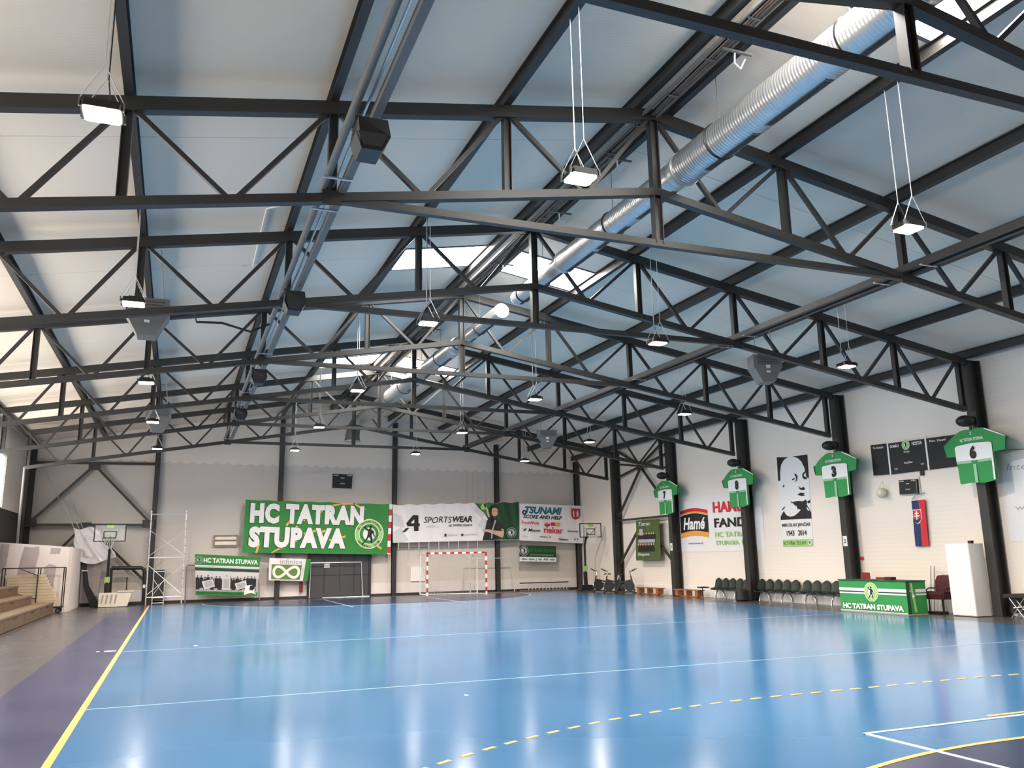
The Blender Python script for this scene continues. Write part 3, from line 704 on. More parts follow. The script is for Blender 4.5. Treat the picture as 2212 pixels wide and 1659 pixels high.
# sportswear banner
t, s = sheet_thing('sportswear_banner', 'white banner with black sportswear lettering and a bearded man at its right end', 'banner', [bk(9.96, 4.46), bk(16.80, 4.66), bk(16.76, 2.66), bk(9.99, 2.57)], .025, PVC, freq=(8, 1), sag=.05, ph=1)
s.shapes('grey_facet', PALEGREY, [[(0, .78), (.0, .45), (.09, .40), (.07, .72)], [(.0, .28), (.06, .4), (.12, .05), (.05, .0), (.0, .0)], [(.30, .45), (.36, .38), (.24, .38)], [(.66, .97), (.63, .80), (.70, .60), (.73, .75)], [(.70, .6), (.66, .42), (.735, .2), (.76, .5)]])
s.shapes('green_field', GREEND, [[(.635, .995), (1, .995), (1, .01), (.70, .01), (.745, .30), (.745, .55), (.71, .75)]])
s.shapes('light_green_glow', GREEN, [[(.64, .99), (.80, .99), (.75, .85), (.735, .65), (.715, .73), (.68, .90)]])
s.shapes('logo_mark', INK, [[(.10, .50), (.155, .72), (.195, .72), (.195, .50), (.205, .50), (.205, .42), (.195, .42), (.195, .30), (.16, .30), (.16, .42), (.11, .42)], [(.07, .28), (.10, .38), (.125, .38), (.095, .28)]])
s.shapes('logo_gap', PVC, [[(.135, .50), (.162, .61), (.162, .50)]])
s.text('SPORTS', INK, .235, .50, .455, .66, bold=.0, shear=.2); s.text('WEAR', INK, .46, .50, .615, .66, bold=.03, shear=.2)
s.text('HC TATRAN STUPAVA', INK, .43, .39, .615, .45, bold=.02, shear=.2); s.text('A4bs.sk', GREYINK, .42, .145, .50, .20); s.text('www.A4bs.sk', GREYINK, .555, .145, .66, .20)
s.shapes('social_icon', INK, [rect(.395, .13, .41, .205), rect(.527, .14, .545, .19)])
man = s.shapes('printed_man', INK, [[(.70, .02), (.72, .30), (.735, .52), (.755, .60), (.775, .62), (.80, .62), (.835, .52), (.86, .40), (.87, .25), (.845, .20), (.82, .22), (.815, .02)]])
s.shapes('printed_skin', SKIN, [[(.772, .66), (.775, .84), (.79, .88), (.81, .88), (.822, .84), (.822, .70), (.812, .60), (.79, .58)], [(.70, .30), (.705, .24), (.74, .22), (.80, .15), (.862, .06), (.872, .14), (.873, .25), (.845, .24), (.80, .26), (.745, .29)], [(.742, .60), (.728, .80), (.71, .95), (.72, .96), (.74, .82), (.758, .62)]], parent=man)
s.shapes('printed_hair', INK, [[(.766, .80), (.77, .90), (.79, .945), (.815, .93), (.828, .87), (.823, .79), (.818, .85), (.80, .87), (.78, .85), (.773, .79)], [(.772, .68), (.79, .565), (.812, .58), (.823, .70), (.818, .68), (.81, .645), (.785, .645), (.776, .70)], [(.779, .765), (.792, .765), (.792, .775), (.779, .775)], [(.803, .765), (.817, .765), (.817, .775), (.803, .775)]], parent=man)
s.disc('printed_ball', LIME, .707, .90, .16, parent=man); s.shapes('ball_patch', INK, [[(.707, .97), (.725, .96), (.728, .86), (.715, .88)]], parent=man)
s.shapes('jersey_stripe', GREYINK, [[(.765, .05), (.775, .30), (.80, .55), (.81, .52), (.785, .28), (.775, .05)], [(.85, .30), (.872, .28), (.87, .25), (.848, .27)]], parent=man)
s.emblem(.935, .19, .27, GREEND, GREYINK, txt=False)
# grommets + ties
mb = MB()
for i in range(9): mb.box(10.25+i*.52, 10.27+i*.52, YN-.02, YN, 2.22+.02*(i % 3), 2.58+.01*i)
mb.build('tie_strap', WHITE, t)
# sponsor banner
t, s = sheet_thing('sponsor_banner', 'white banner of sponsor logos with teal headline and red shield', 'banner', [bk(16.84, 4.57), bk(20.62, 4.45), bk(20.54, 2.42), bk(16.80, 2.63)], .02, PVC, freq=(5, 1), ph=2)
s.text('TSUNAMI', TEAL, .08, .73, .66, .93, bold=.05, shear=.25); s.text('SCORE AND HELP', INK, .06, .60, .66, .70, bold=.035, shear=.2)
s.disc('ball_mark', INK, .075, .76, .13, .05, n=16)
s.text('FootWork', RED, .04, .44, .31, .53, bold=.02); s.text('zdravotna obuv', GREYINK, .06, .385, .26, .41); s.text('Mizuno', INK, .13, .25, .32, .33, bold=.02, shear=.35)
s.shapes('bird_mark', INK, [[(.04, .33), (.07, .28), (.08, .32), (.115, .33), (.075, .25)]])
s.text('rieker', RED, .37, .23, .67, .40, bold=.02); s.shapes('leaf_mark', RED, [[(.38, .43), (.39, .50), (.41, .46), (.42, .53), (.44, .46), (.46, .50), (.47, .43), (.42, .39)], rect(.48, .43, .55, .52)])
s.shapes('leaf_mark', ORANGE, [[(.56, .43), (.56, .52), (.61, .52), (.62, .46), (.59, .41)]])
s.text('mart d', INK, .31, .10, .48, .16); s.text('Güttner', INK, .60, .055, .76, .12, bold=.02, shear=.2); s.text('Gama-shop', INK, .74, .27, .91, .34, bold=.02); s.text('SK RENOVA', GREYINK, .03, .10, .13, .13); s.text('KF', INK, .85, .07, .92, .13)
s.shapes('shield_mark', REDSTRIPE, [[(.80, .92), (.94, .92), (.94, .74), (.92, .66), (.87, .62), (.82, .66), (.80, .74)]])
s.shapes('shield_figure', PALEGREY, [[(.83, .70), (.825, .82), (.84, .88), (.855, .82), (.855, .70)], [(.885, .70), (.885, .82), (.90, .88), (.915, .82), (.91, .70)]])
# small dark green banner
t, s = sheet_thing('small_banner', 'small dark green banner with white sponsor strip under the sponsor banner', 'banner', [bk(16.80, 2.37), bk(18.92, 2.31), bk(18.89, 1.47), bk(16.78, 1.55)], .01, GREEND)
s.grid('sponsor_strip', PVC, 0, 0, 1, .28); s.emblem(.12, .66, .26, GREEND, GREYINK, txt=False)
s.text('www.tatranstupava.sk', WHITE, .28, .38, .92, .45); s.text('HC TATRAN STUPAVA', GREEN, .26, .60, .94, .80, bold=.02)
s.text('obec  tipos  J  dm  ASV  nike', INK, .05, .06, .95, .22, bold=.01)
# team photo banner
t, s = sheet_thing('team_photo_banner', 'banner with green header above a printed team photograph', 'banner', [bk(.78, 2.16), bk(3.66, 1.98), bk(3.60, .20), bk(.90, .34)], .02, WHITE, freq=(3, 1), ph=.5)
s.grid('green_header', GREEN, 0, .74, 1, 1); s.text('HC TATRAN STUPAVA', WHITE, .13, .80, .97, .92, bold=.04); s.emblem(.06, .86, .17, GREEN, GREEN, txt=False)
s.grid('photo_ground', GREYINK, 0, .02, 1, .66); s.grid('photo_sky', PALEGREY, .0, .44, 1, .72); s.grid('photo_green_band', GREEND, 0, .60, 1, .68); s.grid('grass_strip', GREEN, 0, 0, 1, .10)
bodies = []; heads = []; random.seed(3)
for i in range(17):
    x = .04+i*.056+random.uniform(-.008, .008); b = .18 if i % 2 else .14; tp = .40+random.uniform(-.02, .04)
    bodies.append([(x-.030, b), (x+.030, b), (x+.027, tp), (x+.01, tp+.02), (x-.01, tp+.02), (x-.027, tp)])
    heads.append([(x+.011*math.cos(q), tp+.045+.026*math.sin(q)) for q in (6.283*j/8 for j in range(8))])
s.shapes('printed_players', INK, bodies); s.shapes('printed_faces', SKIN2, heads); s.shapes('printed_hair', INK, [[(a, b) for a, b in h if b >= sum(q[1] for q in h)/8-.004] for h in heads])
s.shapes('printed_placard', PALEGREY, [[(.10, .33), (.27, .40), (.31, .22), (.14, .13)], rect(.42, .14, .55, .48), [(.62, .30), (.80, .40), (.82, .22), (.66, .14)]])
s.shapes('placard_picture', GREYINK, [[(.14, .32), (.26, .37), (.28, .24), (.16, .18)], rect(.44, .18, .53, .42), [(.65, .29), (.78, .35), (.79, .24), (.68, .18)]])
s.shapes('printed_bear', WHITE, [[(.78, .10), (.80, .26), (.90, .28), (.96, .22), (.94, .12), (.98, .04), (.90, .08), (.84, .06), (.78, .02)]]); s.shapes('bear_head', INK, [[(.86, .16), (.87, .26), (.93, .28), (.95, .2), (.91, .14)]])
s.text('Ďakujeme fanúšikom', INK, .03, .03, .40, .10, shear=.3); s.text('Vidíme sa na hale', INK, .42, .03, .74, .10, shear=.3)
# infinity banner
t, s = sheet_thing('infinity_banner', 'white banner with a white infinity sign on an olive rectangle', 'banner', [bk(4.08, 1.93), bk(6.01, 1.84), bk(5.87, .82), bk(4.08, .91)], .012, PVC, freq=(3, 1))
s.grid('green_panel', LEAF, .06, .05, .80, .72); s.grid('green_stripe', GREEN, .88, 0, 1, 1); s.text('infinica', GREYINK, .26, .76, .80, .97, bold=.01); s.text('www.infinica.sk', GREYINK, .82, .20, .855, .80)
q1, q2 = [], []
N = 48
pth = []
for i in range(N+1):
    a = 2*math.pi*i/N; dn = 1+math.sin(a)**2*.55
    pth.append((.43+.29*math.cos(a)/dn*1.08, .385+.27*2*math.sin(a)*math.cos(a)/dn*1.1))
mb = MB(); d = s.nxt(); vs = []
for i, (a, b) in enumerate(pth):
    p0 = pth[(i-1) % N]; p1 = pth[(i+1) % N]; tx, ty = (p1[0]-p0[0])*s.w, (p1[1]-p0[1])*s.h; L = math.hypot(tx, ty) or 1; nx_, ny_ = -ty/L*.062/s.w, tx/L*.062/s.h
    vs += [s.P(a+nx_, b+ny_, d), s.P(a-nx_, b-ny_, d)]
mb.add(vs, [(2*i, 2*i+1, 2*i+3, 2*i+2) for i in range(N)]); mb.build('infinity_sign', WHITE, t)
# back scoreboard
def small_score(label, corners, mode):
    t, s = sheet_thing('scoreboard', label, 'scoreboard', corners, 0, INK, th=.08, nx=2, ny=2, base='panel', step=.002)
    s.shapes('edge_trim', WHITE, [rect(0, 0, 1, .012), rect(0, .988, 1, 1), rect(0, 0, .01, 1), rect(.99, 0, 1, 1)])
    s.text('DOMÁCI', WHITE, .06, .86, .30, .95, bold=.03); s.text('HOSTIA', WHITE, .72, .86, .95, .95, bold=.03); s.text('ČAS', WHITE, .42, .68, .60, .76, bold=.03); s.text('POLČAS', WHITE, .38, .30, .62, .38, bold=.03)
small_score('black scoreboard on the back wall above the large green banner', [bk(6.92, 5.96, 41.81), bk(7.93, 5.94, 41.81), bk(7.90, 5.22, 41.81), bk(6.92, 5.25, 41.81)], 0)
# vent grille
q = (1.56, 41.72, 2.5)
t = thing('wall_vent', 'brown louvred vent grille on the back wall left of the green banner', 'vent', (2.1, 41.8, 2.48))
MB().box(1.57, 2.64, 41.84, 41.895, 2.48, 3.02).build('back_box', RUST, t)
for k in range(2): MB().add([(1.62, 41.78, 2.56+.24*k), (2.58, 41.78, 2.56+.24*k), (2.58, 41.835, 2.72+.24*k), (1.62, 41.835, 2.72+.24*k), (1.62, 41.80, 2.55+.24*k), (2.58, 41.80, 2.55+.24*k), (2.58, 41.839, 2.70+.24*k), (1.62, 41.839, 2.70+.24*k)], [(0,1,2,3),(7,6,5,4),(0,4,5,1),(1,5,6,2),(2,6,7,3),(3,7,4,0)]).build('slat', CREAM, t)
for b in ((1.57, 1.62, 2.48, 3.02), (2.58, 2.64, 2.48, 3.02), (1.62, 2.58, 2.48, 2.53), (1.62, 2.58, 2.97, 3.02)): MB().box(b[0], b[1], 41.77, 41.84, b[2], b[3]).build('frame_bar', RUST, t)
# double door
d1 = sroot('door_1', (7.45, 41.86, 0))
MB().box(6.02, 7.42, 41.80, 41.855, .01, 2.15).build('door_leaf', DOORM, d1); MB().box(7.44, 8.86, 41.80, 41.855, .01, 2.15).build('door_leaf', DOORM, d1)
MB().box(5.90, 6.02, 41.74, 41.90, .001, 2.25).build('door_frame', STEEL, d1); MB().box(8.86, 8.98, 41.74, 41.90, .001, 2.25).build('door_frame', STEEL, d1)
for x in (6.7, 8.15): MB().box(x-.02, x+.02, 41.785, 41.80, .2, 2.0).build('seam_strip', STEEL, d1)
MB().box(6.03, 8.85, 41.785, 41.80, 1.05, 1.09).build('rail', STEEL, d1)
pp = tag(MB().box(6.68, 6.95, 41.775, 41.783, 1.42, 1.62).build('paper_notice', PALEGREY), 'pale paper notice stuck on the dark double door', 'notice')
t = thing('tube_frame', 'thin pale tube goal frame standing before the dark door', 'goal', (7.3, 41.6, 0))
MB().tube([(6.0, 41.6, .02), (6.02, 41.6, 1.66), (8.45, 41.6, 1.66), (8.55, 41.6, .02)], .025, 8).build('front_tube', ALU, t, smooth=True)
MB().tube([(6.6, 41.5, .025), (8.8, 41.3, .025)], .02, 8).build('floor_tube', ALU, t, smooth=True)
MB().tube([(8.55, 41.6, .03), (8.85, 41.45, .03)], .02, 8).build('floor_tube', ALU, t, smooth=True)
# red extinguisher by the door
t = thing('fire_extinguisher', 'red fire extinguisher at the foot of the wall beside the dark door', 'extinguisher', (5.6, 41.7, .25))
MB().tube([(5.62, 41.74, .3), (5.62, 41.74, .72), (5.62, 41.74, .80), (5.62, 41.74, .84)], [.085, .085, .05, .03], 14).build('cylinder', REDPL, t, smooth=True); MB().box(5.57, 5.67, 41.70, 41.78, .84, .89).build('valve', BLACK, t)
# electric box + small
tag(MB().box(11.0, 11.75, 41.80, 41.895, .66, 1.38).build('electrical_box', WHITE), 'white electrical cabinet on the back wall behind the handball goal', 'cabinet')
t = thing('wall_conduit', 'thin grey cable conduit on the back wall above the handball goal', 'conduit', (12, 41.88, 0))
MB().tube([(10.25, 41.88, 2.35), (11.9, 41.88, 2.33), (11.9, 41.88, 1.4)], .018, 6).build('conduit_run', FILLER, t)
# handball goal
def goal():
    A = Vector((11.42, 40.25, 0)); B = Vector((14.22, 39.55, 0)); d = (B-A).normalized(); n = Vector((-d.y, d.x, 0))
    t = thing('handball_goal', 'red and white striped handball goal with net', 'goal', tuple((A+B)/2))
    H = 2.06
    for nm, P in (('post', A), ('post', B)):
        po = MB().beam(P, P+Vector((0, 0, H)), .08, .08, up=tuple(d)).build(nm, WHITE, t)
        for k in range(5):
            z0 = .0+k*.42+.16; MB().beam(P+Vector((0, 0, z0)), P+Vector((0, 0, min(z0+.21, H))), .086, .086, up=tuple(d)).build('red_band', REDSTRIPE, po)
    cb = MB().beam(A+Vector((0, 0, H-.04))-d*.04, B+Vector((0, 0, H-.04))+d*.04, .08, .08).build('crossbar', WHITE, t)
    L = (B-A).length
    for k in range(8):
        x0 = L*k/7.5-.04; MB().beam(A+d*x0+Vector((0, 0, H-.04)), A+d*min(x0+.2, L+.042)+Vector((0, 0, H-.04)), .086, .086).build('red_band', REDSTRIPE, cb)
    for P, o in ((A, -.32), (B, -.36)):
        Q = P+n*1.0+d*o
        MB().tube([P+Vector((0, 0, H-.05)), Q+Vector((0, 0, H-.06)), Q+Vector((0, 0, .03)), P+Vector((0, 0, .03))], .03, 8).build('back_frame', WHITE, t, smooth=True)
    A2, B2 = A+n*1.0-d*.32, B+n*1.0-d*.36
    MB().tube([A2+Vector((0, 0, .03)), B2+Vector((0, 0, .03))], .025, 8).build('rear_tube', WHITE, t)
    net = MB()
    for i in range(21):
        q = A2.lerp(B2, i/20); f = A.lerp(B, i/20)
        net.tube([f+Vector((0, 0, H-.1)), f.lerp(q, .6)+Vector((0, 0, H-.28)), q+Vector((0, 0, H-.45)), q+Vector((0, 0, .04))], .004, 3, caps=False)
    for j in range(12):
        net.tube([A2+Vector((0, 0, .1+j*.14)), B2+Vector((0, 0, .1+j*.14))], .004, 3, caps=False)
    o = net.build('net', NETM, t); o['kind'] = 'stuff'
goal()
# second thin goal frame by the wall, pale ribs
t = thing('small_goal_frame', 'thin pale tube goal frame against the back wall right of the handball goal', 'goal', (15.2, 41.4, 0))
MB().tube([(14.0, 41.35, .02), (13.95, 41.35, 1.74), (16.3, 41.35, 1.72), (16.42, 41.35, .02)], .025, 8).build('front_tube', ALU, t, smooth=True)
MB().tube([(14.0, 41.3, .025), (13.9, 40.9, .025), (16.3, 40.9, .025), (16.42, 41.3, .025)], .02, 8).build('floor_tube', RUST, t, smooth=True)
t = thing('small_goal_frame', 'rusty tube goal frame leaning behind the team photo banner', 'goal', (2.0, 41.5, 0))
MB().tube([(.48, 41.5, .02), (.45, 41.55, 1.6), (.52, 41.55, 1.66), (3.6, 41.55, 1.62), (3.7, 41.5, .02)], .03, 8).build('front_tube', RUST, t, smooth=True)
t = thing('low_rail', 'low ribbed rail along the foot of the back wall near the right corner', 'rail', (18.5, 41.5, 0))
MB().beam((16.8, 41.55, .42), (19.6, 41.55, .42), .05, .05).build('top_rail', BLACK, t)
for i in range(12): MB().beam((17.3+i*.2, 41.55, .02), (17.3+i*.2, 41.55, .40), .03, .03).build('upright', PALEGREY, t)
MB().beam((16.8, 41.55, .04), (19.6, 41.55, .04), .04, .04).build('foot_rail', RUST, t)

# basketball hoop stands
def hoop(label, bx, by, px, py, w2=.60, z0=2.73, z1=3.43):
    t = thing('basketball_hoop', label, 'basketball hoop', (px, py, 0))
    MB().prism([Vector((px-.40, py-.10, .02)), Vector((px+.40, py-.10, .02)), Vector((px+.28, py-.10, .30)), Vector((px-.28, py-.10, .30))], (0, .45, 0)).build('base', BLACK, t)
    MB().tube([(px, py+.1, .28), (px, py+.1, 2.3), (px-.0, py-.15, 2.75), ((px+bx)/2, (py+by)/2, 2.9)], .055, 10).build('pole', BLACK, t, smooth=True)
    MB().box(px-.10, px+.10, py-.0, py+.04, 1.0, 1.24).build('height_tag', LIME, t)
    MB().beam((px-.02, py+.1, .95), (px+.0, py+.1, .3), .16, .14, up=(0, 1, 0)).build('pole_sleeve', BLACK, t)
    for sx in (-.35, .35): MB().tube([(bx+sx, by+.02, 3.2), (px+.02*sx, py, 2.55)], .018, 6).build('strut', BLACK, t)
    bd = MB().box(bx-w2, bx+w2, by-.008, by+.008, z0, z1).build('backboard', ACRYL, t)
    fr = MB()
    for b in ((bx-w2, bx+w2, z0-.02, z0+.02), (bx-w2, bx+w2, z1-.02, z1+.02), (bx-w2-.02, bx-w2+.02, z0-.02, z1+.02), (bx+w2-.02, bx+w2+.02, z0-.02, z1+.02)): fr.box(b[0], b[1], by-.02, by+.02, b[2], b[3])
    fr.build('board_frame', BLACK, bd)
    tq = MB()
    for b in ((bx-.25, bx+.25, z0+.12, z0+.15), (bx-.25, bx+.25, z0+.40, z0+.43), (bx-.25, bx-.22, z0+.12, z0+.43), (bx+.22, bx+.25, z0+.12, z0+.43)): tq.box(b[0], b[1], by-.022, by-.012, b[2], b[3])
    tq.build('target_square', BLACK, bd); MB().box(bx-.14, bx+.14, by-.018, by-.0095, z1-.16, z1-.03).build('board_sticker', LIME, bd)
    rim = MB().tube([(bx+.225*math.cos(a), by-.28+.225*math.sin(a), z0+.08) for a in (6.2832*i/20 for i in range(21))], .012, 6).build('rim', LIME, t, smooth=True)
    nt = MB()
    for i in range(12):
        a, b = 6.2832*i/12, 6.2832*(i+1)/12; r1, r2, r3 = .22, .15, .12
        for s_ in (1, -1):
            nt.tube([(bx+r1*math.cos(a), by-.28+r1*math.sin(a), z0+.07), (bx+r2*math.cos(a+s_*.26), by-.28+r2*math.sin(a+s_*.26), z0-.13), (bx+r3*math.cos(a), by-.28+r3*math.sin(a), z0-.34)], .005, 3, caps=False)
    nt.build('net', NETM, rim)['kind'] = 'stuff'
hoop('portable basketball hoop in the left corner before the white cloth', -2.68, 39.75, -2.70, 40.40)
hoop('portable basketball hoop in the right corner before the sponsor banner', 19.62, 38.75, 19.68, 39.5, z0=2.70, z1=3.38)
# black padded frame
t = thing('padded_frame', 'black padded rectangular frame standing beside the left basketball hoop', 'frame', (-1.95, 41.2, 0))
MB().tube([(-2.62, 41.2, 1.60), (-1.42, 41.2, 1.59), (-1.30, 41.2, 1.52), (-1.27, 41.2, 1.40), (-1.22, 41.2, .1)], .085, 10).build('padded_tube', BLACK, t, smooth=True)
MB().box(-2.5, -1.12, 40.98, 41.42, .002, .14).build('foot', BLACK, t); MB().beam((-2.62, 41.2, 1.6), (-2.6, 41.2, .1), .12, .12, up=(0, 1, 0)).build('side_tube', BLACK, t)
MB().box(-1.30, -1.20, 41.10, 41.112, .72, .86).build('label_patch', WHITE, t)
MB().beam((-1.95, 41.25, .62), (-1.97, 41.25, 1.2), .05, .05, up=(0, 1, 0)).build('inner_post', BLACK, t)
# white cloth over dark mats
t = thing('dark_mat', 'dark grey folded mat leaning in the left corner below the white cloth', 'mat', (-3.4, 40.9, 0))
MB().prism([Vector((-3.78, 40.75, 2.1)), Vector((-3.62, 40.75, 2.0)), Vector((-3.42, 40.75, .9)), Vector((-2.92, 40.75, .05)), Vector((-3.30, 40.75, .02)), Vector((-3.64, 40.75, .9))], (0, .5, 0)).build('mat_body', BLACK, t)
MB().prism([Vector((-3.62, 40.9, 2.0)), Vector((-2.98, 40.9, 2.0)), Vector((-3.05, 40.9, .5)), Vector((-3.35, 40.9, .25)), Vector((-3.46, 40.9, .9))], (0, .2, 0)).build('grey_panel', FILLER, t)
MB().box(-3.74, -3.50, 40.73, 40.748, 1.50, 1.54).build('strap', WHITE, t)
t, s = sheet_thing('draped_cloth', 'crumpled white cloth draped over the mats beside the left hoop', 'cloth', [(-4.22, 40.65, 3.34), (-3.35, 40.65, 3.30), (-2.42, 40.65, 2.05), (-3.86, 40.65, 1.93)], .10, CLOTH, th=.01, nx=28, ny=20, freq=(2.2, 1.1), ph=.4, edge=lambda a, b: (a+.06*math.sin(9*b), b-.05*math.sin(6*a)-.10*(1-b)*math.sin(3.14*a)))
o = MB().beam((-4.3, 40.72, 2.2), (-3.9, 40.72, 2.75), .05, .05, up=(0, 1, 0)).build('timber_prop', BLACK); tag(o, 'dark timber prop poking out left of the white cloth', 'prop')
t = thing('rope', 'thin slanting ropes above the white cloth in the left corner', 'rope', (-4.6, 41.2, 3.2))
for a, b in (((-5.75, 41.5, 6.12), (-4.1, 40.68, 3.22)), ((-4.75, 41.5, 4.6), (-3.95, 40.68, 3.28)), ((-4.35, 41.5, 4.4), (-3.82, 40.68, 3.30))): MB().tube([a, b], .018, 6).build('rope_strand', GREYINK, t)
# white slatted crate pieces
t = thing('plastic_crate', 'cream slatted plastic crate lying on the floor before the left hoop', 'crate', (-2.3, 40.0, 0))
MB().box(-2.92, -2.20, 39.70, 39.74, .02, .60).build('front_panel', CREAM, t)
for i in range(4):
    x = -2.84+i*.17; MB().add([(x, 39.69, .18), (x+.06, 39.69, .16), (x+.11, 39.69, .50), (x+.05, 39.69, .52), (x, 39.699, .18), (x+.06, 39.699, .16), (x+.11, 39.699, .50), (x+.05, 39.699, .52)], [(0,1,2,3),(7,6,5,4),(0,4,5,1),(1,5,6,2),(2,6,7,3),(3,7,4,0)]).build('slot', FILLER, t)
MB().prism([Vector((-2.2, 39.72, .03)), Vector((-1.82, 39.72, .03)), Vector((-1.66, 39.72, .62)), Vector((-2.2, 39.72, .62))], (0, .5, 0)).build('tub', CREAM, t)
MB().box(-2.22, -1.60, 39.68, 40.24, .621, .66).build('rim', CREAM, t); MB().box(-2.9, -2.24, 39.78, 40.2, .02, .08).build('floor_panel', CREAM, t)
# scaffold frame
def scaffold(label, x0, x1, y, H, rungs, dg, r=.03):
    t = thing('scaffold_frame', label, 'scaffold', ((x0+x1)/2, y, 0))
    for x in (x0, x1):
        up_ = MB().tube([(x, y, .01), (x, y, H)], r, 10).build('upright', ALU, t, smooth=True)
        k = .35
        while k < H: MB().tube([(x, y, k), (x, y, k+.05)], r+.007, 10).build('spigot_ring', GREYINK, up_); k += .36
    for z in rungs: MB().tube([(x0, y, z), (x1, y, z)], r*.7, 8).build('ledger', ALU, t, smooth=True)
    for (z0, z1) in dg: MB().tube([(x0, y+.03, z0), (x1, y+.03, z1)], r*.5, 6).build('diagonal', ALU, t)
scaffold('tall aluminium scaffold frame left of the large green banner', -1.14, .32, 40.85, 4.08, [.32, 2.02, 3.92], [(2.1, 3.2), (3.2, 2.1), (.4, 1.7), (1.7, .4)])
scaffold('short aluminium scaffold frame standing inside the tall one', -.88, -.42, 40.65, 1.49, [.08, .3, 1.42], [(.4, 1.1), (1.1, .4)], .02)
tag(MB().box(-1.2+.25, -.40, 41.60, 41.66, .15, 1.48).build('dark_board', DARKWALL), 'dark board leaning on the back wall behind the scaffold frames', 'board')

# ---- plasterboard room at left
t = sroot('wall_partition', (-5.1, 38, 0))
zt_ = lambda x: 2.45-.085*(x+3.9)
MB().prism([Vector((-3.9, 37.2, .001)), Vector((-3.9, 37.2, 2.46)), Vector((-6.30, 37.2, 2.66)), Vector((-6.30, 37.2, .001))], (0, .12, 0)).build('board_face', PLASTER, t)
MB().prism([Vector((-3.9, 37.3, .001)), Vector((-3.9, 37.3, 2.46)), Vector((-3.80, 37.3, 2.45)), Vector((-3.80, 37.3, .001))], (0, 4.3, 0)).build('board_side', PLASTER, t)
def patch(L): MB().prism([Vector((x, 37.199, z)) for x, z in L], (0, -.003, 0)).build('filler_patch', FILLER, t)
patch([(-6.25, 1.5), (-6.25, 2.6), (-5.95, 2.58), (-6.0, 1.8), (-6.1, 1.5)]); patch([(-5.62, 1.35), (-5.55, 2.0), (-5.45, 2.5), (-5.2, 2.45), (-4.95, 2.5), (-4.92, 2.2), (-5.0, 1.8), (-5.0, 1.3)])
patch([(-4.55, 2.2), (-4.55, 2.43), (-4.2, 2.42), (-4.22, 2.2)]); patch([(-4.75, .9), (-4.7, 1.7), (-4.55, 1.82), (-4.3, 1.75), (-4.35, .9), (-4.5, .5)])
# bleachers: stepped wooden boxes
def bleach(lab, x0, x1, y0, y1, z0, z1, cut):
    t = thing('bleacher_step', lab, 'bleacher', ((x0+x1)/2, (y0+y1)/2, 0), 'wooden bleacher steps at the left wall')
    ys_ = [y0]+cut+[y1]
    for a, b in zip(ys_, ys_[1:]):
        fp = MB().box(x1-.03, x1, a+.012, b-.012, z0+.0, z1-.05).build('front_board', PLY, t)
        MB().box(x0, x1+.02, a+.005, b-.005, z1-.05, z1).build('tread', TREAD, t)
        MB().box(x1-.006+.007, x1+.006, (a+b)/2-.25, (a+b)/2+.25, z1-.14, z1-.09).build('hand_slot', BLACK, fp)
        for yy in (a+.03, b-.03): MB().box(x0+.02, x1-.03, yy-.015, yy+.015, z0, z1-.05).build('side_board', PLY, t)
bleach('lowest wooden bleacher step at the left edge', -4.75, -4.17, 14.0, 36.2, .02, .42, [16.9, 20.1, 23.3, 26.5, 29.7, 32.9])
bleach('middle wooden bleacher step at the left edge', -5.33, -4.77, 14.0, 35.2, .02, .72, [16.9, 20.1, 23.3, 26.5, 29.7, 32.9])
bleach('highest wooden bleacher step at the left edge', -5.87, -5.35, 14.0, 36.0, .02, 1.05, [16.9, 20.1, 23.3, 26.5, 29.7, 32.9])
# trolley with boards
t = thing('board_trolley', 'steel tube trolley before the plasterboard room', 'trolley', (-4.9, 36.75, 0))
yA_, yB_ = 36.45, 37.05
for x in (-5.98, -4.80, -3.94):
    for y in (yA_, yB_): MB().tube([(x, y, .2), (x, y, 1.68)], .02, 8).build('post', BLACK, t)
for y in (yA_, yB_): MB().tube([(-5.98, y, 1.68), (-3.94, y, 1.68)], .02, 8).build('top_rail', BLACK, t)
MB().box(-6.0, -3.92, yA_-.02, yB_+.02, .18, .24).build('deck', BLACK, t)
MB().tube([(-5.98, yA_, .9), (-4.8, yA_, .55)], .015, 6).build('brace', BLACK, t); MB().tube([(-5.4, yA_, 1.65), (-4.8, yA_, 1.40)], .015, 6).build('brace', BLACK, t)
for x in (-5.85, -4.05):
    for y in (yA_+.03, yB_-.03):
        wh = MB().cyl((x, y-.025, .095), (x, y+.025, .095), .09, 14).build('wheel', RUBBER, t, smooth=True); MB().cyl((x, y-.03, .095), (x, y+.03, .095), .04, 10).build('hub', CHROME, wh)
for i in range(11):
    z0 = .25+i*.108; xr_ = -4.02-.055*i-random.uniform(0, .03); xl_ = -5.9+random.uniform(0, .1)
    o = MB().box(xl_, xr_, yA_+.05, yB_-.05, z0, z0+.10).build('board_stack', PALEWOOD)
    o.name = 'wooden_board'; tag(o, 'pale wooden board on the trolley, %s' % (['lowest of the pile', 'second from the bottom', 'third from the bottom', 'fourth from the bottom', 'fifth from the bottom', 'middle of the pile', 'fifth from the top', 'fourth from the top', 'third from the top', 'second from the top', 'topmost of the pile'][i]), 'board', 'boards piled on the trolley')

# ================================================================ RIGHT WALL THINGS
XW = XRW-.012
def rw(y, z, x=XW): q = x/20.42; return (x, y*q, 1.755+(z-1.755)*q)
